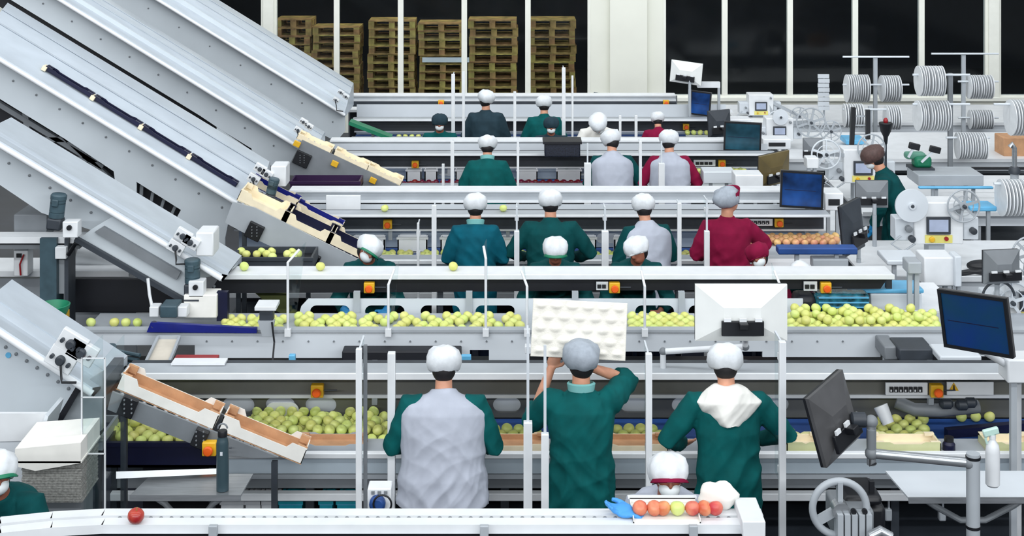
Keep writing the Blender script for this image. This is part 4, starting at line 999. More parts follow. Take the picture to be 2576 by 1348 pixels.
# single apples lying on beams
for px, py, d, lab in ((614, 684, 12.6, 'yellow apple lying on the long beam above the dark bin'), (1140, 684, 12.6, 'yellow apple lying on the long beam left of the teal coat'), (806, 680, 12.6, 'yellow apple lying on the long beam beside the cream trays'),
                       (968, 527, 15.25, 'yellow apple on the second line shelf, right of the white board'), (1266, 527, 15.25, 'yellow apple on the second line shelf right of the white cap'), (743, 528, 15.25, 'yellow apple at the left end of the second line shelf')):
    apple('yellow_apple', A_YEL, (X(px, d), d, (1.42 if d < 13 else 1.312) + .038), lab, None)
ra = apple('red_apple', A_RED.copy(), (X(342, 7.72), 7.72, 1.405 + .04), 'single red apple lying on the front rail at lower left', None, 1.08); ra.rotation_euler = (0.2, 0.1, 0)
ra.data.materials.clear(); ra.data.materials.append(mat('bright_red_skin', (150, 22, 34), 0.3, c2=(196, 84, 60), scale=14))
MB().tube([(0, 0, .026), (.003, 0, .05)], .0025, 6); st = MB().tube([(0, 0, .024), (.004, 0, .05)], .0028, 6)
so_ = bpy.data.objects.new('stem', st.mesh('stem', M_WOOD)); COL.objects.link(so_); so_.parent = ra

# ================================================================ foreground rail conveyor
t = FR = thing('rail_conveyor', 'white twin-rail conveyor running along the bottom edge, bending at the left', 'conveyor', (X(900, 7.8), 7.8, 0))
def railpts(d): return [(X(-120, d - .2), d - .2, 1.38), (X(0, d - .1), d - .1, 1.38), (X(130, d - .035), d - .035, 1.38), (X(260, d), d, 1.38), (X(1915, d), d, 1.38)]
for d, nm in ((7.857, 'back_rail'), (7.745, 'front_rail')):
    m = MB(); p = railpts(d)
    for a, b in zip(p[:-1], p[1:]): m.bar(a, (b[0] + .004, b[1], b[2]), 0.086, 0.05)
    m.build(nm, M_WHITE, t)
sl = MB()
for k in range(60):
    x = X(300 + k * 26, 7.8); sl.cyl((x, 7.785, 1.39), (x, 7.817, 1.39), 0.012, 8)
sl.build('roller_bed', M_MID, t)
MB().box(X(-100, 7.8), X(1900, 7.8), 7.72, 7.88, 1.30, 1.352).build('rail_bed', M_CHAR, t)
MB().box(X(260, 7.7), X(1905, 7.7), 7.66, 7.7, 1.28, 1.335).build('side_strip', M_PANEL, t)
MB().box(X(260, 7.7), X(1905, 7.7), 7.68, 7.9, 1.16, 1.27).build('side_apron', M_GREENP, t)
for px in (535, 1218, 1745): MB().pb(px - 11, px + 11, 1324, 1350, 7.64, 0.03).build('rail_clamp', M_GREY, t, bevel=0.004)
MB().pb(1868, 1926, 1312, 1352, 7.62, 0.3).build('end_plate', M_WHITE, t, bevel=0.005)
for px in (200, 905, 1560, 1880): MB().box(X(px, 7.8), X(px, 7.8) + .05, 7.78, 7.83, 0, 1.3).build('leg', M_MID, t)
# things on it
t = thing('apple_tray', 'white tray holding pinkish apples in front of the worker with the maroon brim', 'tray', (X(1665, 7.85), 7.85, 1.405))
x0, x1 = X(1588, 7.85), X(1755, 7.85)
m = MB(); m.box(x0, x1, 7.72, 7.96, 1.405, 1.412); m.box(x0, x1, 7.955, 7.962, 1.405, 1.44); m.box(x0, x0 + .006, 7.72, 7.96, 1.405, 1.43); m.box(x1 - .006, x1, 7.72, 7.96, 1.405, 1.43)
m.build('shell', M_CARDW, t); MB().box(x0 - .01, x1 + .01, 7.955, 7.99, 1.435, 1.442).build('rim', M_WHITE, t)
for i, px in enumerate((1610, 1646, 1668, 1704, 1742, 1772, 1800)):
    me = A_YEL if i == 3 else A_ROSY; kk = 'yellow_apple' if i == 3 else 'pink_apple'
    lab = 'yellow apple in the white tray, the only yellow one there' if i == 3 else ('pinkish apple in or beside the white tray at the bottom edge')
    apple(kk, me, (X(px, 7.80), 7.80, 1.412 + .04), lab, None if i == 3 else 'apples in the white tray', 1.0)
bag = MB(); bag.ell((X(1808, 7.92), 7.92, 1.47), (.115, .07, .075), None, 24, 14)
bag.v = [(p[0] + .008 * math.sin(p[2] * 90), p[1], max(1.405, p[2] + .01 * math.sin(p[0] * 55 + p[1] * 40))) for p in bag.v]
tag(bag.build('white_bag', M_CARDW, smooth=60), 'rounded white bag lying on the front rail end beside the apples', 'bag')
g = MB(); hand(g, Vector((X(1552, 7.8), 7.8, 1.425)), (1, 0, 0), (0, 1, 0), .4, .003); hand(g, Vector((X(1590, 7.8), 7.83, 1.44)), (-1, -.2, 0), (0, 1, .2), .7, .003)
o = bpy.data.objects.new('glove_pair', remesh(g, .005, 2)); o.data.materials.append(mat('bright_blue_glove', (70, 150, 220), .6)); COL.objects.link(o); tag(o, 'crumpled light blue gloves lying on the front rail left of the tray', 'gloves')

# ================================================================ cardboard trays and chutes
def carton(L, Wd, h, loc, slope, label, outer, inner, group=None, name='carton_tray'):
    cf = 1.6 if h > .065 else 1.3
    t = thing(name, label, 'carton', (0, 0, 0), group)
    th = .006; m = MB()
    for y in (-Wd / 2, Wd / 2 - th):
        pts = [(-L / 2, 0), (L / 2, 0), (L / 2, h * cf), (L / 2 - .11, h * cf), (L / 2 - .14, h), (-L / 2 + .14, h), (-L / 2 + .11, h * cf), (-L / 2, h * cf)]
        m.plate([pts], y, y + th)
    for x in (-L / 2, L / 2 - th): m.box(x, x + th, -Wd / 2, Wd / 2, 0, h * (cf - .12))
    m.build('outer_wall', outer, t, smooth=0)
    m = MB()
    for y in (-Wd / 2 + th, Wd / 2 - 2 * th): m.box(-L / 2 + th, L / 2 - th, y, y + th, 0, h * .985)
    for x in (-L / 2 + th, L / 2 - 2 * th): m.box(x, x + th, -Wd / 2 + th, Wd / 2 - th, 0, h * (cf - .13))
    m.box(-L / 2, L / 2, -Wd / 2, Wd / 2, -th, .002)
    for sx in (-1, 1):
        for sy in (-1, 1): m.box(sx * (L / 2 - .035) - .035, sx * (L / 2 - .035) + .035, sy * (Wd / 2 - .02) - .014, sy * (Wd / 2 - .02) + .014, h * .9, h * (cf + .01))
    m.build('inner_lining', inner, t, smooth=0)
    t.location = loc; t.rotation_euler = (0, math.atan(slope), 0)
    return t
def chute(label, pts_side, d, dep, rollers, m_side, slope, ends, name='carton_chute'):
    t = thing(name, label, 'chute', (X(pts_side[0][0], d), d, 0))
    for y in (d, d + dep): MB().plate([[(X(a, d), Z(b, d)) for a, b in pts_side]], y, y + .02).build('side_plate', m_side, t, smooth=0)
    for a, b, w_, h_ in rollers:
        m = MB(); m.obox(P(a, b, d - .02), (w_ * d / F, .05, h_ * d / F), (0, math.atan(slope), 0)); m.build('drive_block', M_BLACK, t, bevel=.006)
        hole = MB()
        for i in (-1, 1):
            for j in range(4): hole.lathe([(.006, 0), (.006, -.006)], P(a, b, d - .046) + Vector((i * .025, 0, -.045 + j * .03)), 'Y', 8)
        hole.build('bolt', M_MID, t)
    (a0, b0), (a1, b1) = ends
    r = MB(); n = int((a1 - a0) * d / F / .07)
    for k in range(n):
        u = (k + .5) / n; c = P(a0 + (a1 - a0) * u, b0 + (b1 - b0) * u, d); r.cyl(c + Vector((0, .02, 0)), c + Vector((0, dep, 0)), .018, 8)
    r.build('roller_bed', M_GREY, t)
    for a, b in ends: MB().box(X(a, d) - .02 + .05, X(a, d) + .07, d + .02, d + .06, 0, Z(b, d) - .05).build('leg', M_DARK, t)
    return t
chute('grey roller chute with two black blocks carrying white trays down to the near line', [(270, 1030), (282, 985), (700, 1150), (640, 1152), (545, 1142)], 9.6, .3, [(322, 1022, 40, 50), (503, 1102, 34, 46)], M_MID, .42, ((290, 994), (670, 1148)))
tri = estop(530, 1122, 9.58, 'small yellow warning knob on the lower end of the grey chute beside the bottle')
carton(.73, .21, .07, (X(412, 9.62), 9.745, Z(1045, 9.6) + .03), .425, 'white and brown cardboard tray higher on the grey chute', M_CARDW, M_CARD)
carton(.62, .21, .07, (X(652, 9.62), 9.745, Z(1141, 9.6) + .03), .41, 'white and brown cardboard tray lower on the grey chute beside the apples', M_CARDW, M_CARD)
for i, (px, lab) in enumerate(((835, 'flat cardboard tray on the near shelf below the heaped apples'), (1290, 'brown cardboard tray on the near shelf right of the grey vest'), (1590, 'brown cardboard tray on the near shelf between the green coats'))):
    carton(.5, .22, .04, (X(px, 10.13), 10.14, .846), 0, lab, M_GREY if i == 0 else M_CARDC, M_CARD)
for i, (a, b, lab) in enumerate(((1975, 2070, 'low pale carton of small fruit on the near shelf left of the jointed arm'), (2195, 2360, 'low pale carton of small fruit on the near shelf behind the jointed arm'), (2475, 2600, 'low pale carton of small fruit on the near shelf behind the spray bottle'))):
    x0, x1 = X(a, 10.1), X(b, 10.1); c = carton(x1 - x0, .2, .05, ((x0 + x1) / 2, 10.13, .846), 0, lab, mat('clear_green_film', (206, 208, 160), .3), M_CARDC)
# second line chute: cream cartons
chute('grey carton chute feeding the second line, with a dark motor below', [(566, 560), (585, 508), (640, 522), (960, 682), (800, 676), (640, 600)], 13.75, .42, [(640, 582, 40, 40), (790, 655, 26, 30)], M_GREY, .48, ((600, 512), (945, 678)))
for i, (px, py, lab) in enumerate(((662, 520, 'cream carton on the second chute, uppermost below the white bracket'), (772, 580, 'cream carton on the second chute with blue inside, middle'), (884, 640, 'cream carton on the second chute touching the bending worker'))):
    carton(.54, .34, .07, (X(px, 13.9), 13.96, Z(512 + (px - 600) * .48, 13.75) + .03), .48, lab, M_CARDC, M_CARDC if i == 0 else M_NAVY)
for i, (px, py, lab) in enumerate(((690, 486, 'navy lined carton behind the uppermost cream carton'), (800, 548, 'navy lined carton behind the middle cream carton'))):
    carton(.54, .2, .06, P(px, py, 14.6), .5, lab, M_CARDC, M_DBLUE)
for i in range(4):
    a = 174 + i * 121; b = 171 + (a - 114) * .613
    carton(.575, .1, .03, P(a, b, 14.62), .613, 'narrow navy and cream carton riding the rim of the broad belt, %s' % ('topmost', 'second from top', 'third from top', 'lowest before the chute')[i], M_NAVY, M_NAVY)
    o = MB().obox(P(114 + i * 121, 171 + i * 74, 14.6), (.05, .1, .05), (0, .55, 0)).build('carton_clip', M_CARDC, bevel=.006); tag(o, 'cream clip on the rim of the broad belt, %s' % ('topmost', 'second from top', 'third from top', 'lowest')[i], 'clip')
# third and farthest line chutes
chute('cream carton chute feeding the third line with dark motor underneath', [(716, 440), (735, 400), (760, 352), (1010, 470), (905, 474), (820, 446)], 17.1, .3, [(760, 400, 40, 34)], M_MID, .46, ((745, 352), (1000, 468)))
for i, (px, py) in enumerate(((790, 382), (882, 428), (966, 464))):
    carton(.46, .26, .05, (X(px, 17.2), 17.26, Z(352 + (px - 745) * .455, 17.1) + .02), .455, 'cream carton on the third chute, %s' % ('at its top', 'in its middle', 'at its foot by the red apples')[i], M_CARDC, M_CARDC)
for i, (px, py) in enumerate(((747, 362), (842, 412), (938, 454))):
    o = MB().obox(P(px, py, 17.05), (.085, .03, .07), (0, .43, 0)).build('carton_clip', M_YEL, bevel=.006); tag(o, 'orange yellow block on the third chute edge, %s' % ('uppermost', 'middle one', 'lowest')[i], 'block', None)
t = thing('green_belt', 'narrow green belt sloping down to the farthest line', 'belt', P(940, 330, 20.5).to_tuple()[:2] + (0,))
MB().bar(P(880, 306, 20.5), P(985, 346, 20.5), .25, .05).build('belt', M_GREENP, t)
MB().box(X(935, 20.5), X(942, 20.5), 20.45, 20.5, 0, Z(334, 20.5)).build('leg', M_MID, t)

# ================================================================ bins, trays, tables and boxes on the left
def bin_(px0, px1, y0, y1, d, dep, m_, label, legs=True, name='fruit_bin'):
    t = thing(name, label, 'bin', (X((px0 + px1) / 2, d), d + dep / 2, 0))
    x0, x1, zt, z0 = X(px0, d), X(px1, d), Z(y0, d), Z(y1, d); k = .02
    m = MB(); m.box(x0, x1, d, d + k, z0, zt); m.box(x0, x1, d + dep - k, d + dep, z0, zt); m.box(x0, x0 + k, d + k, d + dep - k, z0, zt); m.box(x1 - k, x1, d + k, d + dep - k, z0, zt); m.box(x0, x1, d, d + dep, z0, z0 + k)
    m.build('shell', m_, t)
    r = MB(); r.box(x0 - .008, x1 + .008, d - .012, d + .004, zt - .03, zt); r.build('rim', m_, t)
    if legs:
        for x in (x0 + .05, x1 - .05):
            MB().box(x - .02, x + .02, d + .05, d + .09, 0, z0).build('leg', M_DARK, t)
    return t, zt
b1, zt = bin_(264, 546, 1112, 1176, 10.02, .5, M_NAVY, 'dark navy fruit bin below the grey chute, lower left')
MB().box(X(270, 10.02), X(540, 10.02), 10.05, 10.48, zt - .08, zt - .06).build('false_floor', M_NAVY, b1)
pile('yellow_apple', A_YEL, 278, 520, 10.1, 10.42, zt - .058, 'green apple in the navy bin behind the grey chute', step=.098, second=.2, gap=.1)
b2, zt = bin_(583, 786, 648, 684, 13.3, .4, M_DARK, 'dark grey fruit bin below the cream cartons')
MB().box(X(588, 13.3), X(782, 13.3), 13.33, 13.68, zt - .08, zt - .06).build('false_floor', M_BLACK, b2)
pile('yellow_apple', A_YEL, 600, 780, 13.4, 13.6, zt - .06, 'green apple in the dark grey bin below the cream cartons', step=.1, gap=.3)
b3, zt = bin_(730, 906, 456, 477, 16.6, .35, mat('purple_plastic', (44, 16, 60), .45), 'dark purple bin at the left end of the third line')
b4, zt = bin_(186, 258, 1098, 1140, 9.95, .4, M_GREY, 'small grey bin of apples behind the clear guard')
MB().box(X(190, 9.95), X(254, 9.95), 9.98, 10.32, zt - .06, zt - .045).build('false_floor', M_NAVY, b4)
pile('yellow_apple', A_YEL, 192, 254, 10.02, 10.28, zt - .045, 'green apple behind the clear guard at the near left', step=.095, second=.6)
o = MB().add([P(292, 1186, 9.2), P(548, 1178, 9.3), P(548, 1192, 9.25), P(292, 1204, 9.15), P(292, 1186, 9.23), P(548, 1178, 9.33), P(548, 1192, 9.28), P(292, 1204, 9.18)], [(3, 2, 1, 0), (4, 5, 6, 7), (0, 1, 5, 4), (1, 2, 6, 5), (2, 3, 7, 6), (3, 0, 4, 7)]).build('splash_plate', M_WHITE, smooth=0)
tag(o, 'white sloping strip below the navy bin above the side table', 'plate')
def side_table(px0, px1, zt, d0, d1, label, flare, m_):
    t = thing('side_table', label, 'table', (X((px0 + px1) / 2, d0), (d0 + d1) / 2, 0))
    x0, x1 = X(px0, d0), X(px1, d0)
    v = [(x0, d0, zt), (x1, d0, zt), (x1 - flare[1], d1, zt), (x0 + flare[0], d1, zt)]
    m = MB(); m.add(v + [(a, b, c - .012) for a, b, c in v], [(0, 1, 2, 3), (7, 6, 5, 4), (0, 4, 5, 1), (1, 5, 6, 2), (2, 6, 7, 3), (3, 7, 4, 0)])
    m.build('table_top', m_, t, smooth=0)
    MB().box(x0, x1, d0 - .01, d0, zt - .035, zt + .004).build('front_lip', M_CHROME, t)
    xm = (x0 + x1) / 2; z1 = zt - .2
    MB().tube([(x0 + .08, d0 + .1, zt - .02), (x0 + .2, d0 + .1, zt - .1), (xm - .08, d0 + .12, z1), (xm + .08, d0 + .12, z1), (x1 - .2, d0 + .1, zt - .1), (x1 - .08, d0 + .1, zt - .02)], .02, 10).build('bracket', M_MID, t)
    MB().cyl((xm, d0 + .12, 0), (xm, d0 + .12, z1), .03).build('leg', M_MID, t)
    return t
side_table(327, 606, 1.0, 8.98, 9.3, 'brushed metal side table carrying the dark bottle, lower left', (.06, -.02), M_CHROME)
side_table(2285, 2640, 1.02, 8.9, 9.3, 'pale side table under the white spray bottle, lower right', (-.04, 0), M_PANEL)
t = thing('drinking_bottle', 'dark grey-green drinking bottle with loop handle on the side table', 'bottle', (X(560, 9.05), 9.05, 1.0))
c = WHERE[t.name]; hb = Z(1082, 9.05) - 1.0
MB().lathe([(.036, 0), (.04, .004), (.04, hb * .78), (.036, hb * .84), (.03, hb * .88), (.03, hb * .9)], c, 'Z', 24).build('body', mat('bottle_paint', (54, 74, 82), .35), t)
MB().lathe([(.031, hb * .9), (.031, hb * .98), (.028, hb), (.01, hb)], c, 'Z', 20).build('cap', M_BLACK, t)
MB().ring(c + Vector((0, 0, hb + .012)), .03, .006, 'Y', 20, 8, 0, math.pi).build('loop_handle', M_MID, t)
MB().box(c.x - .008, c.x + .008, c.y - .043, c.y - .038, hb * .62 + 1.0, hb * .68 + 1.0).build('logo_mark', M_PANEL, t)
t = thing('spray_bottle', 'white spray bottle with pale green trigger hanging at the arm post, lower right', 'bottle', P(2497, 1222, 8.75).to_tuple())
c = WHERE[t.name]; hb = Z(1074, 8.75) - c.z
MB().lathe([(.034, 0), (.044, .012), (.044, hb * .58), (.038, hb * .7), (.018, hb * .78), (.016, hb * .82)], c, 'Z', 22).build('body', M_WHITE, t)
MB().lathe([(.02, hb * .8), (.02, hb * .87)], c, 'Z', 16).build('collar', M_WHITE, t)
m = MB(); m.obox(c + Vector((-.012, 0, hb * .92)), (.1, .03, .045), (0, -.25, 0)); m.build('spray_head', mat('pale_green_plastic', (190, 220, 210), .35), t, bevel=.008)
MB().tube([c + Vector((-.03, 0, hb * .9)), c + Vector((-.045, 0, hb * .8)), c + Vector((-.035, 0, hb * .72))], .008, 8).build('trigger', MATS['pale_green_plastic'], t)
# white hopper and pulp trays, lower left
t = thing('white_hopper', 'white sheet metal hopper with folded edge at the left edge below the belt housing', 'hopper', (X(60, 9.3), 9.4, 0))
MB().plate([[(X(a, 9.3), Z(b, 9.3)) for a, b in ((-60, 1040), (116, 1040), (96, 1108), (-60, 1112))]], 9.3, 9.33).build('front_sheet', M_WHITE, t, smooth=0)
MB().plate([[(X(a, 9.3), Z(b, 9.3)) for a, b in ((116, 1040), (124, 1044), (106, 1112), (96, 1108))]], 9.28, 9.6).build('side_fold', M_PANEL, t, smooth=0)
MB().box(X(-60, 9.3), X(96, 9.3), 9.31, 9.7, 0, Z(1112, 9.3)).build('cabinet', M_PANEL, t)
t = thing('pulp_tray_stack', 'stack of grey moulded pulp trays covered with a white sheet beside the cut-off worker', 'stack', (X(135, 8.95), 9.0, 0))
t['kind'] = 'stuff'
x0, x1 = X(55, 8.9), X(206, 8.9)
m = MB(); n = 26; z0, z1 = Z(1264, 8.9), Z(1158, 8.9)
for k in range(n):
    z = z0 + (z1 - z0) * k / n; j = random.uniform(-.004, .004); m.box(x0 + j, x1 + j, 8.9 + j, 9.25, z, z + (z1 - z0) / n * .78)
m.build('tray_edges', mat('grey_pulp', (150, 150, 146), .9, var=.2, scale=60, bump=.4, bscale=200), t, smooth=0)
m = MB(); m.box(x0 - .02, x1 + .01, 8.86, 9.27, z1, z1 + .012)
m.add([(x0 - .03, 8.86, z1 + .09), (x1 + .005, 8.86, z1 + .13), (x1 + .005, 8.86, z1 - .0), (x0 + .1, 8.86, z1 - .05), (x0 - .03, 8.86, z1 - .02), (x0 - .03, 9.27, z1 + .1), (x1 + .005, 9.27, z1 + .13), (x1 + .005, 9.27, z1), (x0 + .1, 9.27, z1 - .0), (x0 - .03, 9.27, z1)],
      [(0, 4, 3, 2, 1), (5, 6, 7, 8, 9), (0, 1, 6, 5), (1, 2, 7, 6), (0, 5, 9, 4)])
m.build('cover_sheet', M_CARDW, t, smooth=0)
MB().box(x0 + .02, x1 - .02, 8.95, 9.2, 0, z0).build('pallet_base', M_MID, t)
# leaning plank, red box neighbours, motors, boxes on the white line's left end
t = thing('leaning_board', 'pale beige board leaning in a grey frame between the two shelves', 'board', P(400, 940, 10.9).to_tuple())
q = [P(398, 852, 11.45), P(452, 852, 11.45), P(416, 940, 10.62), P(356, 938, 10.62)]
nv = Vector((0, -.01, .012))
MB().add(q + [p - Vector((0, 0, .02)) for p in q], [(3, 2, 1, 0), (4, 5, 6, 7), (0, 1, 5, 4), (1, 2, 6, 5), (2, 3, 7, 6), (3, 0, 4, 7)]).build('board', mat('beige_board', (212, 204, 190), .6), t, smooth=0)
m = MB()
for a, b in ((q[0], q[3]), (q[1], q[2]), (q[0], q[1])): m.bar(a + Vector((0, 0, .012)), b + Vector((0, 0, .012)), .02, .03)
m.build('frame', M_GREY, t)
t = thing('pump_motor', 'teal grey motor with blue pipes between the shelves at the left', 'motor', P(278, 916, 10.9).to_tuple())
gear_motor(t, 278, 890, 10.95, .42)
for k in range(3): MB().tube([P(292, 882 + k * 14, 11.1), P(352 - k * 4, 894 + k * 12, 11.0)], .016, 8).build('pipe', M_TEALM, t)
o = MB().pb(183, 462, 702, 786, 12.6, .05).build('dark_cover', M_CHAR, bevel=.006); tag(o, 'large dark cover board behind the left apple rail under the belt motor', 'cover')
t = thing('left_table', 'white table edge behind the dark column at the left', 'table', (X(150, 12.9), 12.9, 0))
MB().box(X(-60, 12.9), X(335, 12.9), 12.75, 13.2, Z(682, 12.75) - .05, Z(682, 12.75)).build('table_top', M_WHITE, t)
MB().box(X(-60, 12.9), X(335, 12.9), 13.0, 13.05, 0, Z(700, 13)).build('apron', M_GREY, t)
o = MB().cyl(P(198, 640, 13.05), P(320, 664, 13.05), .1, 24).build('film_roll', M_WHITE); tag(o, 'white film roll lying on the table behind the dark column', 'roll')
o = MB().lathe([(.11, -.04), (.13, .0), (.14, .04), (.13, .045), (.1, -.03)], P(134, 778, 11.7), 'Z', 20).build('green_tub', M_GREENP, smooth=50); tag(o, 'green plastic tub beside the sloping belt housing, left', 'tub')
o = MB().pb(143, 166, 786, 806, 11.8, .1).build('yellow_box', M_YEL, bevel=.005); tag(o, 'small yellow box under the green tub', 'box')
t = FAR1
MB().plate([[(X(a, 11.64), Z(b, 11.64)) for a, b in ((385, 804), (420, 806), (650, 818), (650, 830), (375, 828))]], 11.56, 11.6).build('belt_side', M_DBLUE, t, smooth=0)
MB().cyl(P(388, 816, 11.57), P(388, 816, 11.9), .03, 16).build('end_roller', M_NAVY, t)
t = thing('sensor_unit', 'grey sensor unit with white top plate and hanging cable on the white line', 'sensor', P(668, 848, 11.5).to_tuple())
MB().pb(640, 694, 772, 782, 11.5, .2).build('top_plate', M_WHITE, t, bevel=.004)
MB().pb(652, 686, 782, 810, 11.52, .1).build('sensor_head', M_DARK, t, bevel=.008)
MB().plate([[(X(a, 11.5), Z(b, 11.5)) for a, b in ((648, 808), (690, 808), (684, 846), (660, 846))]], 11.5, 11.55).build('bracket', M_GREY, t, smooth=0)
MB().tube([P(684, 810, 11.48), P(690, 860, 11.47), P(684, 930, 11.3)], .008, 8).build('cable', M_BLACK, t)
t = thing('belt_end_box', 'off-white drive box under the lower belt motor', 'box', P(505, 800, 11.9).to_tuple())
MB().pb(462, 545, 742, 800, 11.9, .2).build('cabinet', M_CARDW, t, bevel=.008); MB().pb(545, 572, 735, 808, 11.95, .06).build('side_post', M_NAVY, t)
MB().pb(462, 500, 754, 758, 11.895, .01).build('vent', M_DARK, t)
t = thing('idler_unit', 'small grey motor block with white end caps at the foot of the sloping belt', 'motor', P(420, 800, 11.75).to_tuple())
MB().pb(402, 445, 770, 800, 11.75, .2).build('body', M_TEALM, t, bevel=.01)
for a in (375, 446): MB().pb(a, a + 24, 772, 798, 11.78, .12).build('end_cap', M_WHITE, t, bevel=.008)
MB().tube([P(372, 700, 11.9), P(376, 740, 11.88), P(382, 770, 11.86)], .014, 8).build('hose', M_WHITE, t)
# olive baffle near the clear divider
o = MB().plate([[(X(a, 12.9), Z(b, 12.9)) for a, b in ((640, 735), (724, 738), (724, 795), (690, 780))]], 12.9, 12.93).build('olive_baffle', mat('olive_sheet', (90, 98, 52), .6), smooth=0); tag(o, 'olive green baffle plate left of the clear divider', 'plate')
# crates below the near line
for px0, px1, m_, lab in ((556, 612, M_WHITE, 'white crate under the near line, leftmost'), (618, 655, M_WHITE, 'white crate under the near line, second from left'), (658, 698, M_WHITE, 'white crate under the near line beside the turquoise one'),
                          (702, 760, M_TURQ, 'turquoise crate under the near line beside the white crates'), (804, 836, M_TURQ, 'narrow turquoise crate under the near line'), (848, 900, M_TURQ, 'turquoise crate under the near line nearest the white post')):
    b, _ = bin_(px0, px1, 1258, 1330, 10.16, .3, m_, lab, legs=False, name='plastic_crate'); b['category'] = 'crate'
    d = 10.15
    for k in range(2): MB().box(X(px0, d), X(px1, d), d - .004, d + .004, Z(1268 + k * 12, d) - .006, Z(1268 + k * 12, d)).build('rib', M_PANEL if m_ is M_WHITE else M_CYAN, b)
t = thing('control_box', 'white control box with blue plug and black cable loop at the bottom rail', 'box', P(952, 1290, 8.6).to_tuple()[:2] + (0,))
MB().pb(924, 984, 1229, 1292, 8.6, .12).build('housing', M_WHITE, t, bevel=.008)
MB().lathe([(.05, 0), (.05, -.03), (.035, -.05)], P(950, 1264, 8.6), 'Y', 20).build('plug', M_BLUE, t)
MB().ring(P(962, 1268, 8.54), .055, .006, 'Y', 28, 8).build('cable_loop', M_BLACK, t)
MB().tube([P(930, 1280, 8.55), P(940, 1300, 8.5), P(975, 1315, 8.45), P(980, 1350, 8.4)], .006, 8).build('cable', M_BLACK, t)
m = MB()
for k in range(3): m.pb(934 + k * 16, 942 + k * 16, 1236, 1244, 8.59, .01)
m.build('lamp_row', M_MID, t)
MB().box(X(950, 8.6), X(956, 8.6), 8.62, 8.66, 0, Z(1292, 8.6)).build('leg', M_MID, t)
# moulded pulp tray held above the head
def egg_tray():
    nx, nz = 96, 64; Wt, Ht = .655, .385; v = []
    for j in range(nz + 1):
        for i in range(nx + 1):
            x, z = i / nx * Wt, j / nz * Ht
            u, w_ = x / Wt * 6 + (0.5 if int(z / Ht * 5) % 2 else 0), z / Ht * 5
            du, dw = (u % 1) - .5, (w_ % 1) - .5
            b = max(0.0, 1 - (du * du + dw * dw) / .16) ** 1.2
            e = min(x, Wt - x, z, Ht - z); edge = min(1, max(0, (e - .012) / .03))
            v.append((x - Wt / 2, -.016 * b * edge + .012 * math.sin(x * 7 + z * 4) * .5, z - Ht / 2))
    f = [(j * (nx + 1) + i, j * (nx + 1) + i + 1, (j + 1) * (nx + 1) + i + 1, (j + 1) * (nx + 1) + i) for j in range(nz) for i in range(nx)]
    mb = MB(); mb.add(v, f); o = bpy.data.objects.new('egg_crate_tray', mb.mesh('egg_crate_tray', M_PULP, 60)); COL.objects.link(o)
    s = o.modifiers.new('thick', 'SOLIDIFY'); s.thickness = .005
    o.location = P(1457, 829, 9.62); o.rotation_euler = (-.15, math.radians(3.4), 0.03)
    tag(o, 'white moulded pulp tray with rows of cups held over the head of the raised-arms worker', 'tray')
egg_tray()
# dark crate on the third line
t = thing('dark_crate', 'dark navy perforated crate hanging on the third line shelf', 'crate', P(1415, 396, 18.3).to_tuple())
MB().pb(1370, 1460, 357, 396, 18.0, .3).build('shell', mat('navy_grey_plastic', (30, 36, 52), .5, var=.4, scale=60), t, bevel=.02)
MB().pb(1366, 1464, 357, 363, 17.98, .34).build('rim', M_CHAR, t)
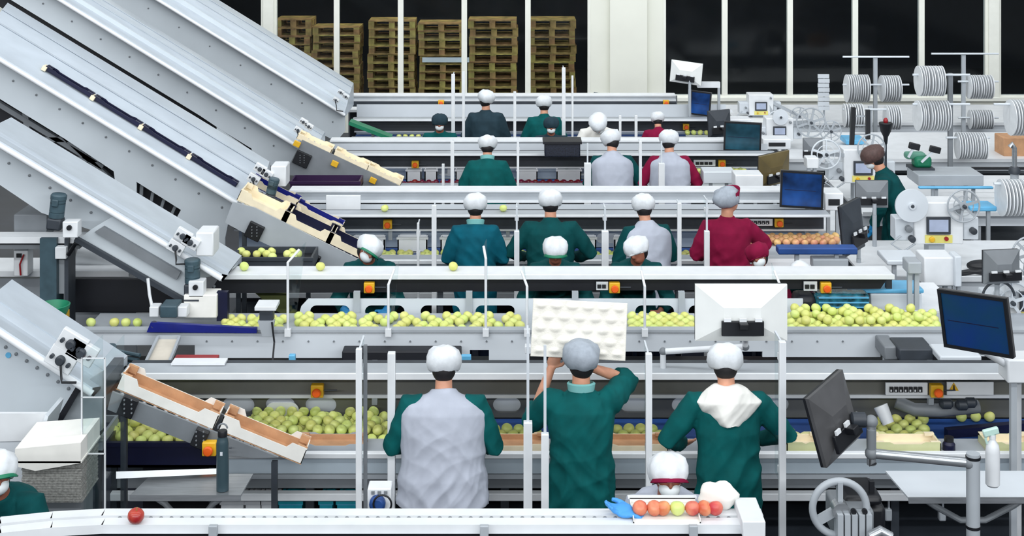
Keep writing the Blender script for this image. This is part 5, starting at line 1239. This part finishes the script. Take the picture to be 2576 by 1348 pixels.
# ================================================================ monitors
M_SCRB = mat('blue_screen', (16, 52, 104), .25, var=.5, scale=3, emit=.55)
M_SCRN = mat('navy_screen', (10, 38, 88), .2, var=.6, scale=3, c2=(10, 46, 66), emit=.5)
M_SCRT = mat('teal_screen', (28, 62, 76), .25, var=.4, scale=3, emit=.45)
M_SCRG = mat('pale_screen', (152, 162, 184), .3, var=.08, emit=.25)
M_BACK = mat('monitor_back', (88, 88, 90), .35, var=.1, metal=.2)
M_BACKW = mat('monitor_back_white', (232, 234, 232), .3, var=.02)
def monitor(label, px, py, d, w_, h, rot, scr=None, back=None, name='monitor'):
    """local: screen looks along -Y; rot = Euler; px,py = photo position of its centre"""
    t = thing(name, label, 'monitor', (0, 0, 0))
    th = .03
    fr = MB(); fr.plate([rect(-w_ / 2, w_ / 2, -h / 2, h / 2), rect(-w_ / 2 + .022, w_ / 2 - .022, -h / 2 + .022, h / 2 - .022)], -.014, 0.006); fr.build('bezel', M_BLACK, t, smooth=0)
    MB().box(-w_ / 2 + .018, w_ / 2 - .018, -.004, .002, -h / 2 + .018, h / 2 - .018).build('screen', scr or M_SCRN, t)
    if scr:
        MB().box(-w_ / 2 + .05, w_ / 2 - .08, -.0046, -.0036, -.012, -.006).build('screen_line', M_NAVY, t)
    b = MB(); a, c = (w_ / 2, h / 2), (w_ * .2, h * .2)
    v = [(-a[0], .004, -a[1]), (a[0], .004, -a[1]), (a[0], .004, a[1]), (-a[0], .004, a[1]), (-a[0], th, -a[1]), (a[0], th, -a[1]), (a[0], th, a[1]), (-a[0], th, a[1]), (-c[0], th + .05, -c[1]), (c[0], th + .05, -c[1]), (c[0], th + .05, c[1] * .6), (-c[0], th + .05, c[1] * .6)]
    b.add(v, [(0, 1, 2, 3), (0, 4, 5, 1), (1, 5, 6, 2), (2, 6, 7, 3), (3, 7, 4, 0), (4, 8, 9, 5), (5, 9, 10, 6), (6, 10, 11, 7), (7, 11, 8, 4), (11, 10, 9, 8)])
    b.build('back_shell', back or M_BACK, t, smooth=0)
    m = MB(); m.box(-.15, .15, th + .05, th + .075, -h * .36, -h * .1); m.box(-.03, .03, th + .07, th + .14, -h * .2, -h * .1); m.build('wall_mount', M_BLACK, t, bevel=.005)
    for x in (-.11, 0, .11): MB().box(x - .025, x + .025, th + .07, th + .085, -h * .1, -h * .04).build('mount_clip', M_WHITE, t)
    t.location = P(px, py, d)
    t.rotation_euler = (Matrix.Rotation(rot[1], 3, 'Y') @ Matrix.Rotation(rot[2], 3, 'Z') @ Matrix.Rotation(rot[0], 3, 'X')).to_euler()
    return t
PI = math.pi
monitor('large white monitor seen from behind above the white hood worker', 1863, 783, 9.95, .656, .40, (0, 0, PI), M_SCRB, M_BACKW)
monitor('large dark blue screen tilted towards the left at the right edge', 2453, 812, 9.4, .50, .40, (.0, math.radians(-7), -.8), M_SCRN)
monitor('grey monitor seen edge-on from behind, tilted, on the jointed arm', 2090, 1050, 8.75, .42, .44, (.0, math.radians(-15), PI + .8), M_SCRB)
monitor('blue lit screen facing us above the pink apples', 2017, 477, 15.4, .47, .41, (.05, math.radians(2), -.12), M_SCRB)
monitor('dark teal screen facing us right of the third line', 1868, 344, 18.8, .50, .40, (.05, math.radians(2), -.1), M_SCRT)
monitor('small rounded blue screen facing us right of the farthest line', 1762, 260, 22.0, .33, .38, (.05, math.radians(5), -.3), M_SCRB)
monitor('small white monitor seen from behind before the right windows', 1727, 182, 22.0, .5, .35, (-.1, math.radians(6), PI - .3), M_SCRB, M_BACKW)
monitor('dark slim monitor turned sideways right of the blue screen', 2140, 570, 14.6, .42, .52, (.0, math.radians(-6), PI + .85), M_SCRB, M_DARK)
monitor('bronze grey monitor back reflecting light above the third line', 1944, 424, 17.6, .46, .42, (-.2, math.radians(-6), PI + .45), M_SCRB, mat('bronze_back', (112, 98, 62), .3, var=.2, scale=2))
monitor('dark monitor back left of the teal screen', 1808, 310, 21.0, .36, .4, (0, math.radians(-2), PI + .3), M_SCRB, M_DARK)
monitor('dark grey monitor back on a stalk above the tilted screen at the right edge', 2516, 669, 12.2, .33, .29, (0, 0, PI + .15), M_SCRB, M_MID)
monitor('grey metal display back panel left of the side-view worker', 2192, 487, 15.6, .36, .3, (0, 0, PI), M_SCRB, M_MID)
monitor('small grey display back among the reels', 2044, 372, 18.8, .26, .27, (0, 0, PI), M_SCRB, M_MID)
# stands that carry them
def stand(label, pts, r, foot=True, m_=None, name='monitor_stand', plates=()):
    t = thing(name, label, 'stand', (pts[0][0], pts[0][1], 0))
    pp = [Vector(p) for p in pts]
    for a, b in zip(pp[:-1], pp[1:]):
        MB().tube([a, b], r, 14).build('tube', m_ or M_WHITE, t)
    for p in pp[1:-1]: MB().ell(p, (r * 1.35,) * 3).build('joint', M_MID, t)
    if foot:
        MB().cyl((pp[0].x, pp[0].y, 0), pp[0], r * 1.1, 14).build('post', m_ or M_WHITE, t)
        MB().lathe([(r * 4, 0), (r * 4, .02), (r * 1.4, .03)], (pp[0].x, pp[0].y, 0), 'Z', 20).build('foot', M_MID, t)
    return t
stand('white arm holding the large white monitor', [(X(1668, 10.42), 10.42, 1.312), P(1668, 884, 10.42), P(1875, 872, 10.3), P(1875, 800, 10.12)], .022, foot=False)
t = stand('jointed metal arm on a thick post holding the edge-on monitor', [P(2448, 1170, 8.6), P(2440, 1164, 8.6), P(2192, 1140, 8.7), P(2192, 1060, 8.72), P(2140, 1068, 8.8)], .03, m_=M_CHROME)
MB().cyl((X(2448, 8.6), 8.6, 0), P(2448, 1140, 8.6), .042, 22).build('sleeve', M_GREY, t)
for py in (1150, 1324): MB().lathe([(.046, -.008), (.046, .008)], P(2448, py, 8.6), 'Z', 22).build('clamp_ring', M_BLACK, t)
MB().tube([P(2190, 1150, 8.68), P(2188, 1172, 8.66), P(2205, 1165, 8.66)], .006, 8).build('cable', M_BLACK, t)
MB().cyl(P(2192, 1080, 8.7), P(2192, 1168, 8.7), .028, 16).build('knuckle', M_MID, t)
MB().lathe([(.03, -.05), (.045, -.04), (.045, .04), (.03, .05)], P(2160, 1055, 8.74), 'X', 18).build('swivel', M_DARK, t)
stand('white stand behind the dark blue tilted screen', [P(2560, 945, 9.9), P(2560, 935, 9.9), P(2470, 880, 9.55), P(2452, 830, 9.5)], .024)
stand('grey stalk under the monitor back at the right edge', [P(2508, 745, 12.3), P(2508, 710, 12.3), P(2512, 670, 12.24)], .022, m_=M_GREY)
for px, py, d, lab in ((2030, 520, 15.6, 'grey post under the blue lit screen'), (1885, 382, 19.0, 'grey post under the teal screen'), (1762, 288, 22.2, 'grey post under the rounded blue screen'), (1735, 205, 21.9, 'dark post under the small white monitor back'),
                       (2160, 630, 14.8, 'pale post under the sideways monitor'), (1950, 460, 17.8, 'grey post under the bronze monitor back'), (1812, 340, 21.2, 'grey post under the dark monitor back'), (2200, 520, 15.45, 'grey post under the metal display panel'), (2050, 400, 18.65, 'grey post under the small display among the reels')):
    stand(lab, [P(px, py + 20, d), P(px, py - 8, d + .01)], .022, m_=M_GREY)
t = thing('monitor_support', 'short white horizontal support beside the small white monitor back', 'arm', P(1785, 220, 22.1).to_tuple()[:2] + (0,))
MB().pb(1755, 1812, 207, 221, 22.1, .1).build('arm', M_WHITE, t); MB().box(X(1806, 22.1), X(1812, 22.1), 22.1, 22.16, 0, Z(221, 22.1)).build('post', M_GREY, t)

# ================================================================ packing tables that fill the right side
def table(label, pa, pb_, d0, d1, zt, rail=True, top=None, name='packing_table', apron=.12):
    xa, xb = X(pa, d0), X(pb_, d0)
    t = thing(name, label, 'table', ((xa + xb) / 2, (d0 + d1) / 2, 0))
    MB().box(xa, xb, d0, d1, zt - .03, zt).build('table_top', top or M_WHITE, t, bevel=.004)
    MB().box(xa, xb, d0 + .02, d0 + .04, zt - .03 - apron, zt - .03).build('apron', M_PANEL, t)
    if rail: MB().box(xa, xb, d0 - .03, d0 - .005, zt - .02, zt + .03).build('guide_rail', M_WHITE, t)
    n = max(2, int((xb - xa) / 1.1) + 1)
    for k in range(n):
        x = xa + .05 + (xb - xa - .1) * k / (n - 1)
        for y in (d0 + .06, d1 - .06): MB().box(x - .025, x + .025, y - .025, y + .025, 0, zt - .03).build('leg', M_GREY, t)
    MB().box(xa + .05, xb - .05, d0 + .1, d1 - .1, .25, .27).build('lower_shelf', M_MID, t)
    MB().box(xa, xb, d1 - .12, d1 - .1, .02, zt - .1).build('back_board', M_PANEL, t)
    return t
table('white table with rails carrying the big twin-reel labelling machine', 2180, 2760, 14.2, 15.7, .88)
table('white packing table behind the big labelling machine', 2170, 2760, 17.0, 19.2, .86)
table('long white table under the far reels', 1985, 2760, 20.0, 22.2, .9)
table('white table along the far wall under the right windows', 1860, 2760, 23.6, 25.6, .78)
table('white table behind the metal display panel', 2050, 2165, 16.2, 19.4, .84)
table('white table right of the farthest line', 1878, 1950, 20.6, 23.2, .84)
table('white front table below the pink apples', 1932, 2150, 14.05, 14.7, .95, apron=.06)
table('white outfeed table at the right end of the long beam', 2268, 2430, 12.45, 13.4, 1.08, apron=.3)
table('white outfeed table right of the dense apple heap', 2452, 2760, 12.42, 13.4, .98, apron=.25)
# boxes and cabinets
for (a, b, c, e, d, dep, m_, nm, lab) in (
        (2325, 2402, 648, 720, 13.5, .3, M_WHITE, 'white_cabinet', 'upright white cabinet right of the long beam'),
        (2402, 2420, 645, 722, 13.45, .2, M_PANEL, 'white_post_box', 'narrow pale casing beside the upright white cabinet'),
        (2232, 2320, 655, 668, 13.9, .4, M_PANEL, 'rail_bundle', 'pale rail bundle above the right end of the long beam'),
        (2130, 2325, 728, 738.5, 12.58, .3, M_CYAN, 'blue_film', 'light blue film lying on the tray right of the shadowed crate'),
        (2190, 2320, 739, 783, 12.58, .3, M_PANEL, 'outfeed_box', 'pale metal outfeed box right of the teal crate'),
        (1958, 2158, 624, 641, 13.85, .15, M_BLUE, 'blue_strip', 'dark blue strip of film on the tray below the white front'),
        (2045, 2135, 652, 676, 13.85, .15, M_GREY, 'grey_duct', 'grey duct lying behind the right end of the long beam'),
        (2310, 2475, 440, 468, 17.2, .5, M_GREY, 'grey_tray', 'long grey tray on the white packing table'),
        (2312, 2500, 470, 476, 16.9, .06, M_CYAN, 'blue_tray', 'light blue tray edge below the long grey tray'),
        (2128, 2180, 352, 364, 20.9, .4, M_CYAN, 'blue_tray', 'light blue tray before the black uprights'),
        (2440, 2508, 520, 532, 16.0, .3, M_CYAN, 'blue_tray', 'small light blue tray beside the second reel of the big labelling machine'),
        (2525, 2600, 347, 398, 20.3, .4, M_CARD, 'brown_carton', 'brown cardboard carton at the right edge under the reels'),
        (2030, 2060, 398, 424, 17.3, .2, M_WHITE, 'white_box', 'white box standing beside the bronze monitor back'),
        (2075, 2122, 486, 530, 15.5, .3, M_WHITE, 'printer', 'white printer with dark slot right of the blue lit screen'),
        (1920, 1990, 350, 376, 19.6, .3, M_WHITE, 'printer', 'white printer with dark slots right of the teal screen'),
        (1830, 1890, 300, 322, 21.2, .3, M_WHITE, 'printer', 'white printer behind the teal screen'),
        (1850, 1920, 440, 476, 16.6, .3, M_WHITE, 'white_box', 'white box behind the red cap brim of the maroon sweater'),
        (1770, 1850, 432, 462, 17.4, .3, M_PANEL, 'white_box', 'pale box right of the maroon sleeve on the third line'),
        (2285, 2320, 660, 690, 12.4, .2, M_GREY, 'small_motor_box', 'small grey box at the end of the long beam'),
        (2225, 2260, 872, 906, 11.3, .3, M_MID, 'grey_block', 'grey block under the white panel right of the white hood worker'),
        (2262, 2350, 878, 908, 11.2, .3, M_DARK, 'valve_block', 'dark perforated valve block under the white panel'),
        (2365, 2470, 896, 914, 11.0, .3, M_PANEL, 'white_fittings', 'pale fittings on the near shelf below the tilted screen'),
        (2535, 2625, 905, 965, 9.68, .2, M_WHITE, 'white_drum', 'white drum housing at the right edge under the tilted screen')):
    o = MB().pb(a, b, c, e, d, dep).build(nm, m_, bevel=.012); tag(o, lab, nm.split('_')[-1])
    if lab.split()[0] in ('upright', 'narrow', 'pale', 'white', 'grey', 'dark', 'small', 'light', 'long') and Z(e, d) > .3 and nm not in ('blue_film', 'outfeed_box'):
        for xq in (.25, .75):
            xx = X(a + (b - a) * xq, d); MB().box(xx - .02, xx + .02, d + .05, d + .09, {'grey_tray': .86, 'blue_tray': .9 if d > 20 else 0.0}.get(nm, 0.0), Z(e, d) + .004).build('leg', M_GREY, o)
    if nm == 'printer':
        MB().pb(a + (b - a) * .2, a + (b - a) * .8, c + (e - c) * .35, c + (e - c) * .7, d - .01, .02).build('slot', M_BLACK, o)
t = thing('teal_crate', 'crate with teal film and dark shadow behind the dense apple heap', 'crate', P(2110, 785, 12.5).to_tuple())
m = MB(); m.pb(2052, 2190, 742, 782, 12.42, .3); m.build('body', mat('teal_film', (36, 104, 122), .2, var=.5, scale=12), t, bevel=.03)
MB().pb(2002, 2055, 746, 788, 12.4, .25).build('shadow_block', M_CHAR, t, bevel=.05)  # charcoal block stands for the dark shadow beside the crate
for k in range(3): MB().pb(2060, 2186, 748 + k * 12, 751 + k * 12, 12.41, .02).build('film_fold', M_CYAN, t)
MB().bar(P(2010, 790, 12.35), P(2300, 797, 12.3), .02, .015).build('rod', M_BLACK, t)
# blue belt and dark parts behind the near right apples
t = thing('blue_feed_belt', 'blue belt with dark rods behind the near right apples', 'belt', (X(2380, 10.7), 10.7, .76))
MB().box(X(2205, 10.4), X(2760, 10.4), 10.36, 10.85, .76, .7605).build('belt', M_BLUE, t)
MB().bar(P(2380, 1090, 10.5), P(2600, 1070, 10.62), .06, .07).build('edge_roller', M_NAVY, t)
o = MB().tube([P(2215, 1020, 10.5), P(2235, 1065, 10.45)], [.055, .045], 16).build('white_nozzle', M_WHITE, smooth=50); tag(o, 'white tube end beside the jointed arm above the apples', 'tube')
m = MB(); m.tube([P(2255, 1010, 10.7), P(2300, 1030, 10.66), P(2360, 1032, 10.66), P(2460, 1022, 10.7)], .05, 12)
tag(m.build('dark_hose', M_MID, smooth=50), 'grey hose lying under the switch panel', 'hose')
for k, (px, py) in enumerate(((2380, 1015), (2420, 1018), (2440, 1012))):
    o = MB().lathe([(.02, -.05), (.04, -.03), (.04, .03), (.02, .05)], P(px, py, 10.6), 'X', 14).build('pipe_joint', M_DARK); tag(o, ('left', 'middle', 'right')[k] + ' one of three dark pipe joints under the warning sign', 'joint')
t = thing('dark_jar', 'small dark jar on the near shelf left of the spray bottle', 'jar', P(2387, 1140, 10.08).to_tuple())
c = WHERE[t.name]; MB().lathe([(.04, 0), (.045, .01), (.045, .07), (.03, .09)], c, 'Z', 18).build('body', M_NAVY, t); MB().lathe([(.034, .09), (.034, .12)], c, 'Z', 18).build('lid', M_BLACK, t)

# ================================================================ labelling machines with reels
def reel_face(m, c, R, spokes, hub=.25):
    m.ring(c, R, R * .06, 'Y', 36, 8); m.ring(c, R * .62, R * .03, 'Y', 28, 6)
    m.lathe([(R * hub, -.02), (R * hub, .02)], c, 'Y', 20)
    for k in range(spokes):
        a = 2 * PI * k / spokes + .3; m.bar(c + Vector((math.cos(a) * R * hub * .8, 0, math.sin(a) * R * hub * .8)), c + Vector((math.cos(a) * R, 0, math.sin(a) * R)), .012, R * .16)
def labeller(label, px, py, d, s, reels, table_z, plate=True, name='labelling_machine'):
    t = thing(name, label, 'machine', (X(px, d), d + .2, 0))
    k = F / d
    bx = MB(); bx.pb(px - 62 * s, px + 62 * s, py - 60 * s, py + 46 * s, d, .3); bx.build('housing', M_WHITE, t, bevel=.012)
    MB().pb(px - 110 * s, px - 62 * s, py - 20 * s, py + 36 * s, d + .04, .2).build('side_housing', M_PANEL, t, bevel=.01); MB().pb(px + 62 * s, px + 100 * s, py - 22 * s, py + 34 * s, d + .04, .2).build('side_housing', M_PANEL, t, bevel=.01)
    MB().pb(px - 30 * s, px + 30 * s, py - 23 * s, py + 21 * s, d - .03, .03).build('display_frame', M_DARK, t, bevel=.006)
    MB().pb(px - 24 * s, px + 24 * s, py - 16 * s, py + 14 * s, d - .034, .006).build('display', M_SCRG, t)
    MB().pb(px - 34 * s, px + 34 * s, py + 23 * s, py + 42 * s, d - .015, .02).build('switch_plate', mat('pale_yellow_plate', (226, 216, 122), .4), t)
    MB().lathe([(.03 * s, 0), (.03 * s, -.02), (.02 * s, -.03)], P(px - 18 * s, py + 33 * s, d - .015), 'Y', 16).build('stop_button', M_YEL, t)
    MB().lathe([(.022 * s, 0), (.022 * s, -.02)], P(px + 18 * s, py + 31 * s, d - .015), 'Y', 14).build('red_button', M_RED, t)
    for i, (rx, ry, R, solid) in enumerate(reels):
        c = P(rx, ry, d - .05); Rm = R * d / F; m = MB()
        if solid:
            m.lathe([(Rm * .98, .0), (Rm, -.01), (Rm * .98, -.03), (Rm * .22, -.035), (Rm * .2, -.06), (Rm * .05, -.06)], c, 'Y', 36)
        else: reel_face(m, c, Rm, 5 + i)
        m.build('label_reel', M_PANEL if i == 0 else M_GREY, t, smooth=40)
        MB().lathe([(.02, .06), (.02, -.06), (.012, -.07)], c, 'Y', 12).build('spindle', M_DARK, t)
        MB().bar(c + Vector((0, .03, 0)), P(px + (20 if rx > px else -20) * s, py - 40 * s, d + .05), .04, .05).build('reel_arm', M_GREY, t)
    for j, (ox, oy) in enumerate(((-78, 5), (84, 10), (46, -44), (-70, 30))):
        MB().lathe([(.035 * s, 0), (.035 * s, -.06), (.02 * s, -.065)], P(px + ox * s, py + oy * s, d + .02), 'Y', 14).build('guide_roller', M_DARK if j % 2 else M_MID, t)
    MB().tube([P(px - 96 * s, py + 24 * s, d), P(px - 120 * s, py + 44 * s, d - .02), P(px - 90 * s, py + 64 * s, d - .03), P(px - 60 * s, py + 44 * s, d - .02)], .012, 8).build('cable', M_GREY, t)
    zt = Z(py + 46 * s, d)
    MB().box(X(px - 20, d), X(px + 20, d), d + .08, d + .25, table_z, zt + .02).build('pedestal', M_GREY, t)
    return t
labeller('large labelling machine with one solid and one spoked reel over a small display, right', 2362, 569, 14.7, 1.0, ((2292, 516, 42, True), (2424, 518, 40, False)), .88)
labeller('labelling machine with a spoked reel and small display left of the side-view worker', 2172, 424, 17.6, .8, ((2078, 388, 36, False), (2192, 372, 34, False)), .86)
labeller('small labelling machine with several spoked reels behind the teal screen', 1962, 331, 20.8, .55, ((1963, 294, 20, True), (2040, 308, 36, False), (2090, 330, 26, False)), .9)
labeller('smallest labelling machine with a pale display under the window sill', 1915, 268, 24.2, .5, ((1952, 300, 20, False), (2010, 292, 22, False)), .78)
labeller('labelling machine cut off at the right edge behind the tilted screen', 2600, 760, 12.4, 1.1, ((2545, 760, 50, False), (2590, 640, 44, False)), .98)
# ================================================================ racks with label reels seen edge-on
def rack(label, px, d, ytop, bars):
    t = thing('reel_rack', label, 'rack', (X(px, d), d, 0))
    MB().box(X(px, d) - .03, X(px, d) + .03, d, d + .06, 0, Z(ytop, d)).build('post', M_GREY if d > 22 else M_MID, t)
    for a, b, y in bars: MB().cyl(P(a, y, d - .02), P(b, y, d - .02), .016, 10).build('crossbar', M_PANEL, t)
    MB().box(X(px, d) - .22, X(px, d) + .22, d - .2, d + .18, 0, .03).build('foot', M_MID, t)
    return t
rack('reel rack with two crossbars before the second right window bar from the edge', 2203, 23.3, 143, ((2120, 2287, 143), (2120, 2287, 213)))
rack('reel rack with a high crossbar before the rightmost window', 2425, 23.3, 135, ((2343, 2512, 135), (2410, 2512, 205), (2410, 2512, 296)))
rack('dark reel rack post standing on the long white table', 2392, 19.55, 185, ((2296, 2440, 188), (2296, 2440, 262), (2380, 2490, 346)))
rack('reel rack at the right edge of the picture', 2590, 19.5, 250, ((2500, 2680, 262),))
rack('reel rack at the right edge beside the second reel', 2600, 15.9, 440, ((2500, 2680, 462),))
rack('reel rack with dark uprights among the machines', 2190, 22.6, 268, ((2120, 2260, 275),))
def reel_proto(R, w_):
    m = MB(); m.lathe([(R * .1, -w_ / 2), (R, -w_ / 2), (R, -w_ / 2 + .02), (R * .78, -w_ / 2 + .022), (R * .78, w_ / 2 - .022), (R, w_ / 2 - .02), (R, w_ / 2), (R * .1, w_ / 2)], (0, 0, 0), 'X', 28)
    me = m.mesh('label_reel', M_WHITE, 30); me.materials.append(M_MID)
    for p in me.polygons:
        if 28 * 3 <= p.index < 28 * 4: p.material_index = 1
    return me
REEL = reel_proto(.5, .09)
def reels(pa, pb_, yc, hpx, d, n, label):
    for k in range(n):
        px = pa + (pb_ - pa) * (k + .5) / n; o = bpy.data.objects.new('label_reel', REEL); COL.objects.link(o)
        s = hpx * d / F; wd = (pb_ - pa) / n * d / F * .6
        o.location = (X(px, d), d - .02, Z(yc, d)); o.scale = (wd / .09, s, s); o.rotation_euler = (random.uniform(0, 6), random.uniform(-.02, .02), random.uniform(-.05, .05))
        tag(o, label, 'reel', label)
reels(2126, 2184, 222, 70, 23.3, 5, 'white label reel on the left half of the reel rack with two crossbars')
reels(2214, 2262, 222, 66, 23.3, 4, 'white label reel on the right half of the reel rack with two crossbars')
reels(2306, 2372, 203, 76, 19.55, 5, 'white label reel on the top bar of the dark rack post')
reels(2432, 2494, 218, 60, 23.3, 5, 'white label reel on the middle bar before the rightmost window')
reels(2303, 2385, 290, 76, 19.55, 6, 'white label reel on the lower bar of the dark rack post')
reels(2436, 2496, 300, 48, 23.3, 5, 'white label reel on the lowest bar before the rightmost window')
reels(2404, 2478, 366, 66, 19.55, 6, 'white label reel on the right bar of the dark rack post')
reels(2536, 2600, 295, 90, 19.5, 4, 'white label reel at the right edge below the rightmost window')
reels(2512, 2600, 496, 92, 15.9, 5, 'white label reel at the right edge beside the big labelling machine')
reels(2120, 2170, 290, 60, 22.6, 4, 'white label reel between the dark uprights')
reels(2226, 2262, 295, 60, 22.6, 3, 'white label reel right of the dark uprights')
t = thing('label_strip', 'tall white strip of folded labels before the third right window', 'strip', P(2070, 282, 24.0).to_tuple()[:2] + (0,))
m = MB()
for k in range(8): m.pb(2058 + (k % 2), 2086 + (k % 2), 187 + k * 11.5, 197 + k * 11.5, 23.9, .04)
m.build('folded_labels', M_PANEL, t); MB().box(X(2070, 24), X(2074, 24), 23.96, 24.0, 0, Z(190, 24)).build('post', M_GREY, t)
t = thing('black_uprights', 'pair of black uprights with rungs among the far reels', 'frame', P(2160, 400, 19.75).to_tuple()[:2] + (0,))
MB().bar(P(2147, 270, 19.75), P(2141, 395, 19.75), .06, .06).build('upright', M_BLACK, t); MB().bar(P(2183, 276, 19.75), P(2183, 350, 19.75), .06, .06).build('upright', M_BLACK, t)
for y in (292, 315, 338): MB().bar(P(2147, y, 19.77), P(2183, y, 19.77), .02, .02).build('rung', M_GREY, t)
MB().bar(P(2141, 390, 19.75), P(2125, 412, 19.7), .05, .05).build('foot_arm', M_BLACK, t); MB().box(X(2141, 19.75), X(2147, 19.75), 19.75, 19.81, 0, Z(392, 19.75)).build('post', M_DARK, t)
t = thing('black_funnel', 'black funnel lamp with dark red top above the side-view worker', 'funnel', P(2228, 362, 17.6).to_tuple())
c = P(2228, 362, 17.6); k = 17.6 / F
MB().lathe([(.02, 0), (.03, 18 * k), (13 * k, 32 * k), (17 * k, 52 * k), (16 * k, 54 * k)], c, 'Z', 20).build('cone', M_BLACK, t); MB().ell(c + Vector((0, 0, 58 * k)), (.03, .03, .04)).build('red_cap', M_RED, t)
MB().cyl((c.x, c.y, .86), c, .015).build('stalk', M_DARK, t)
t = thing('green_device', 'green hand device with two black grips on the white packing table', 'device', P(2320, 425, 17.5).to_tuple())
m = MB(); m.pb(2302, 2346, 395, 424, 17.5, .2); m.build('body', M_GREENP, t, bevel=.04); MB().pb(2280, 2330, 385, 402, 17.55, .15).build('cover', mat('pale_green', (92, 150, 130), .5), t, bevel=.03)
for (a, b), (c_, e) in (((2300, 368), (2285, 396)), ((2352, 376), (2318, 408))):
    MB().bar(P(a, b, 17.45), P(c_, e, 17.45), .025, .025).build('handle', M_PANEL, t)
    MB().obox(P(a, b, 17.45), (28 * 17.45 / F, .05, 16 * 17.45 / F), (0, .25, 0)).build('grip', M_BLACK, t, bevel=.01)
MB().pb(2296, 2352, 424, 432, 17.45, .3).build('base_plate', M_DARK, t)
t = thing('angle_bar', 'black angle bar lying on the white table at the right edge', 'frame', P(2490, 430, 17.8).to_tuple())
MB().pb(2412, 2600, 421, 427, 17.9, .03).build('bar', M_BLACK, t); MB().pb(2410, 2416, 421, 436, 17.9, .03).build('bar', M_BLACK, t)
t = thing('metal_tap', 'curved metal tap at the right edge above the black bar', 'tap', P(2552, 430, 17.15).to_tuple())
MB().tube([P(2552, 436, 17.15), P(2552, 372, 17.15), P(2546, 362, 17.15), P(2540, 370, 17.15)], .03, 12).build('spout', M_CHROME, t); MB().lathe([(.07, 0), (.07, .05), (.05, .08)], P(2552, 436, 17.15), 'Z', 16).build('base', M_DARK, t); MB().cyl((X(2552, 17.15), 17.15, .86), P(2552, 436, 17.15), .05, 14).build('pedestal', M_GREY, t)
for pts, lab in (([(2395, 636), (2440, 622), (2500, 628), (2600, 606)], 'black cable bundle on the white table below the big labelling machine'), ([(2420, 612), (2470, 600), (2530, 616), (2600, 622)], 'second black cable lying behind the cable bundle at the right edge')):
    o = MB().tube([(X(a, 14.25), 14.3, .9 + .03 * (i % 2)) for i, (a, b) in enumerate(pts)], .022, 8).build('black_cable', M_BLACK, smooth=50); tag(o, lab, 'cable')
o = MB().ring(P(2512, 748, 12.25), .14, .012, 'Y', 32, 8, 0.1, 3.0).build('cable_loop', M_DARK, smooth=50); tag(o, 'dark cable loop arching over the stalk at the right edge', 'cable')
o = MB().ell((X(2470, 14.5), 14.5, .93), (.16, .1, .06), None, 18, 10).build('black_bag', M_BLACK, smooth=60); tag(o, 'black soft bundle on the white table below the second reel', 'bundle')
# ================================================================ hand wheel machine, lower right
t = thing('hand_wheel_machine', 'grey machine with large spoked hand wheel and black drive, bottom right', 'machine', (X(2140, 8.2), 8.3, 0))
c = P(2112, 1278, 8.2); R = 68 * 8.2 / F
MB().ring(c, R, .022, 'Y', 48, 12).build('wheel_rim', M_GREY, t, smooth=60)
m = MB()
for a in (PI / 2, PI / 2 + 2 * PI / 3, PI / 2 + 4 * PI / 3): m.bar(c, c + Vector((math.cos(a) * R, 0, math.sin(a) * R)), .03, .05)
m.build('wheel_spoke', M_GREY, t); MB().lathe([(.05, -.05), (.05, .03), (.03, .05)], c, 'Y', 24).build('wheel_hub', M_CHROME, t)
m = MB(); m.pb(2122, 2222, 1250, 1275, 8.3, .3); m.pb(2170, 2230, 1275, 1350, 8.35, .3); m.build('drive_cover', M_BLACK, t, bevel=.03)
m = MB()
for k in range(5): m.pb(2108 + k * 18, 2122 + k * 18, 1296, 1360, 8.12, .1)
m.build('cooling_fin', M_GREY, t); MB().pb(2104, 2200, 1284, 1370, 8.18, .3).build('motor_body', M_MID, t, bevel=.02)
for px in (2146, 2174): MB().lathe([(.016, 0), (.016, -.02)], P(px, 1284, 8.15), 'Y', 12).build('bolt', M_BLACK, t)
MB().pb(2188, 2200, 1212, 1252, 8.35, .03).build('lever', M_BLACK, t)
MB().box(X(2110, 8.4), X(2230, 8.4), 8.35, 8.6, 0, Z(1345, 8.4)).build('base', M_DARK, t)
m = MB(); m.tube([P(2190, 1350, 8.05), P(2215, 1335, 8.05), P(2240, 1350, 8.05)], .03, 12); m.build('hose', M_CHROME, t)
for px, lab in ((2236, 'small grey hanging switch under the right shelf, left one'), (2372, 'small grey hanging switch under the right shelf, right one')):
    t = thing('hanging_switch', lab, 'switch', P(px, 1312, 10.1).to_tuple())
    MB().pb(px - 9, px + 9, 1282, 1312, 10.06, .05).build('body', M_GREY, t, bevel=.01); MB().cyl(P(px, 1240, 10.08), P(px, 1284, 10.08), .008, 8).build('cable', M_PANEL, t)
# ================================================================ set the apples out
SPECS.sort(key=lambda q: q[2][1])
near_y = [q for q in SPECS if q[0] == 'yellow_apple'][:285]; ids = {id(q) for q in near_y}
rest = MB()
for q in SPECS:
    if q[0] != 'yellow_apple' or id(q) in ids: apple(*q)
    else:
        me = q[1]; R = Euler((random.uniform(-.6, .6), random.uniform(-.6, .6), 0)).to_matrix(); c = Vector(q[2])
        rest.add([c + R @ v.co * q[5] for v in me.vertices], [tuple(f.vertices) for f in me.polygons])
tag(rest.build('yellow_apple_heap', MATS['yellow_green_skin'], smooth=80), 'the remaining small yellow apples in the troughs farther back', 'apples', None, 'stuff')
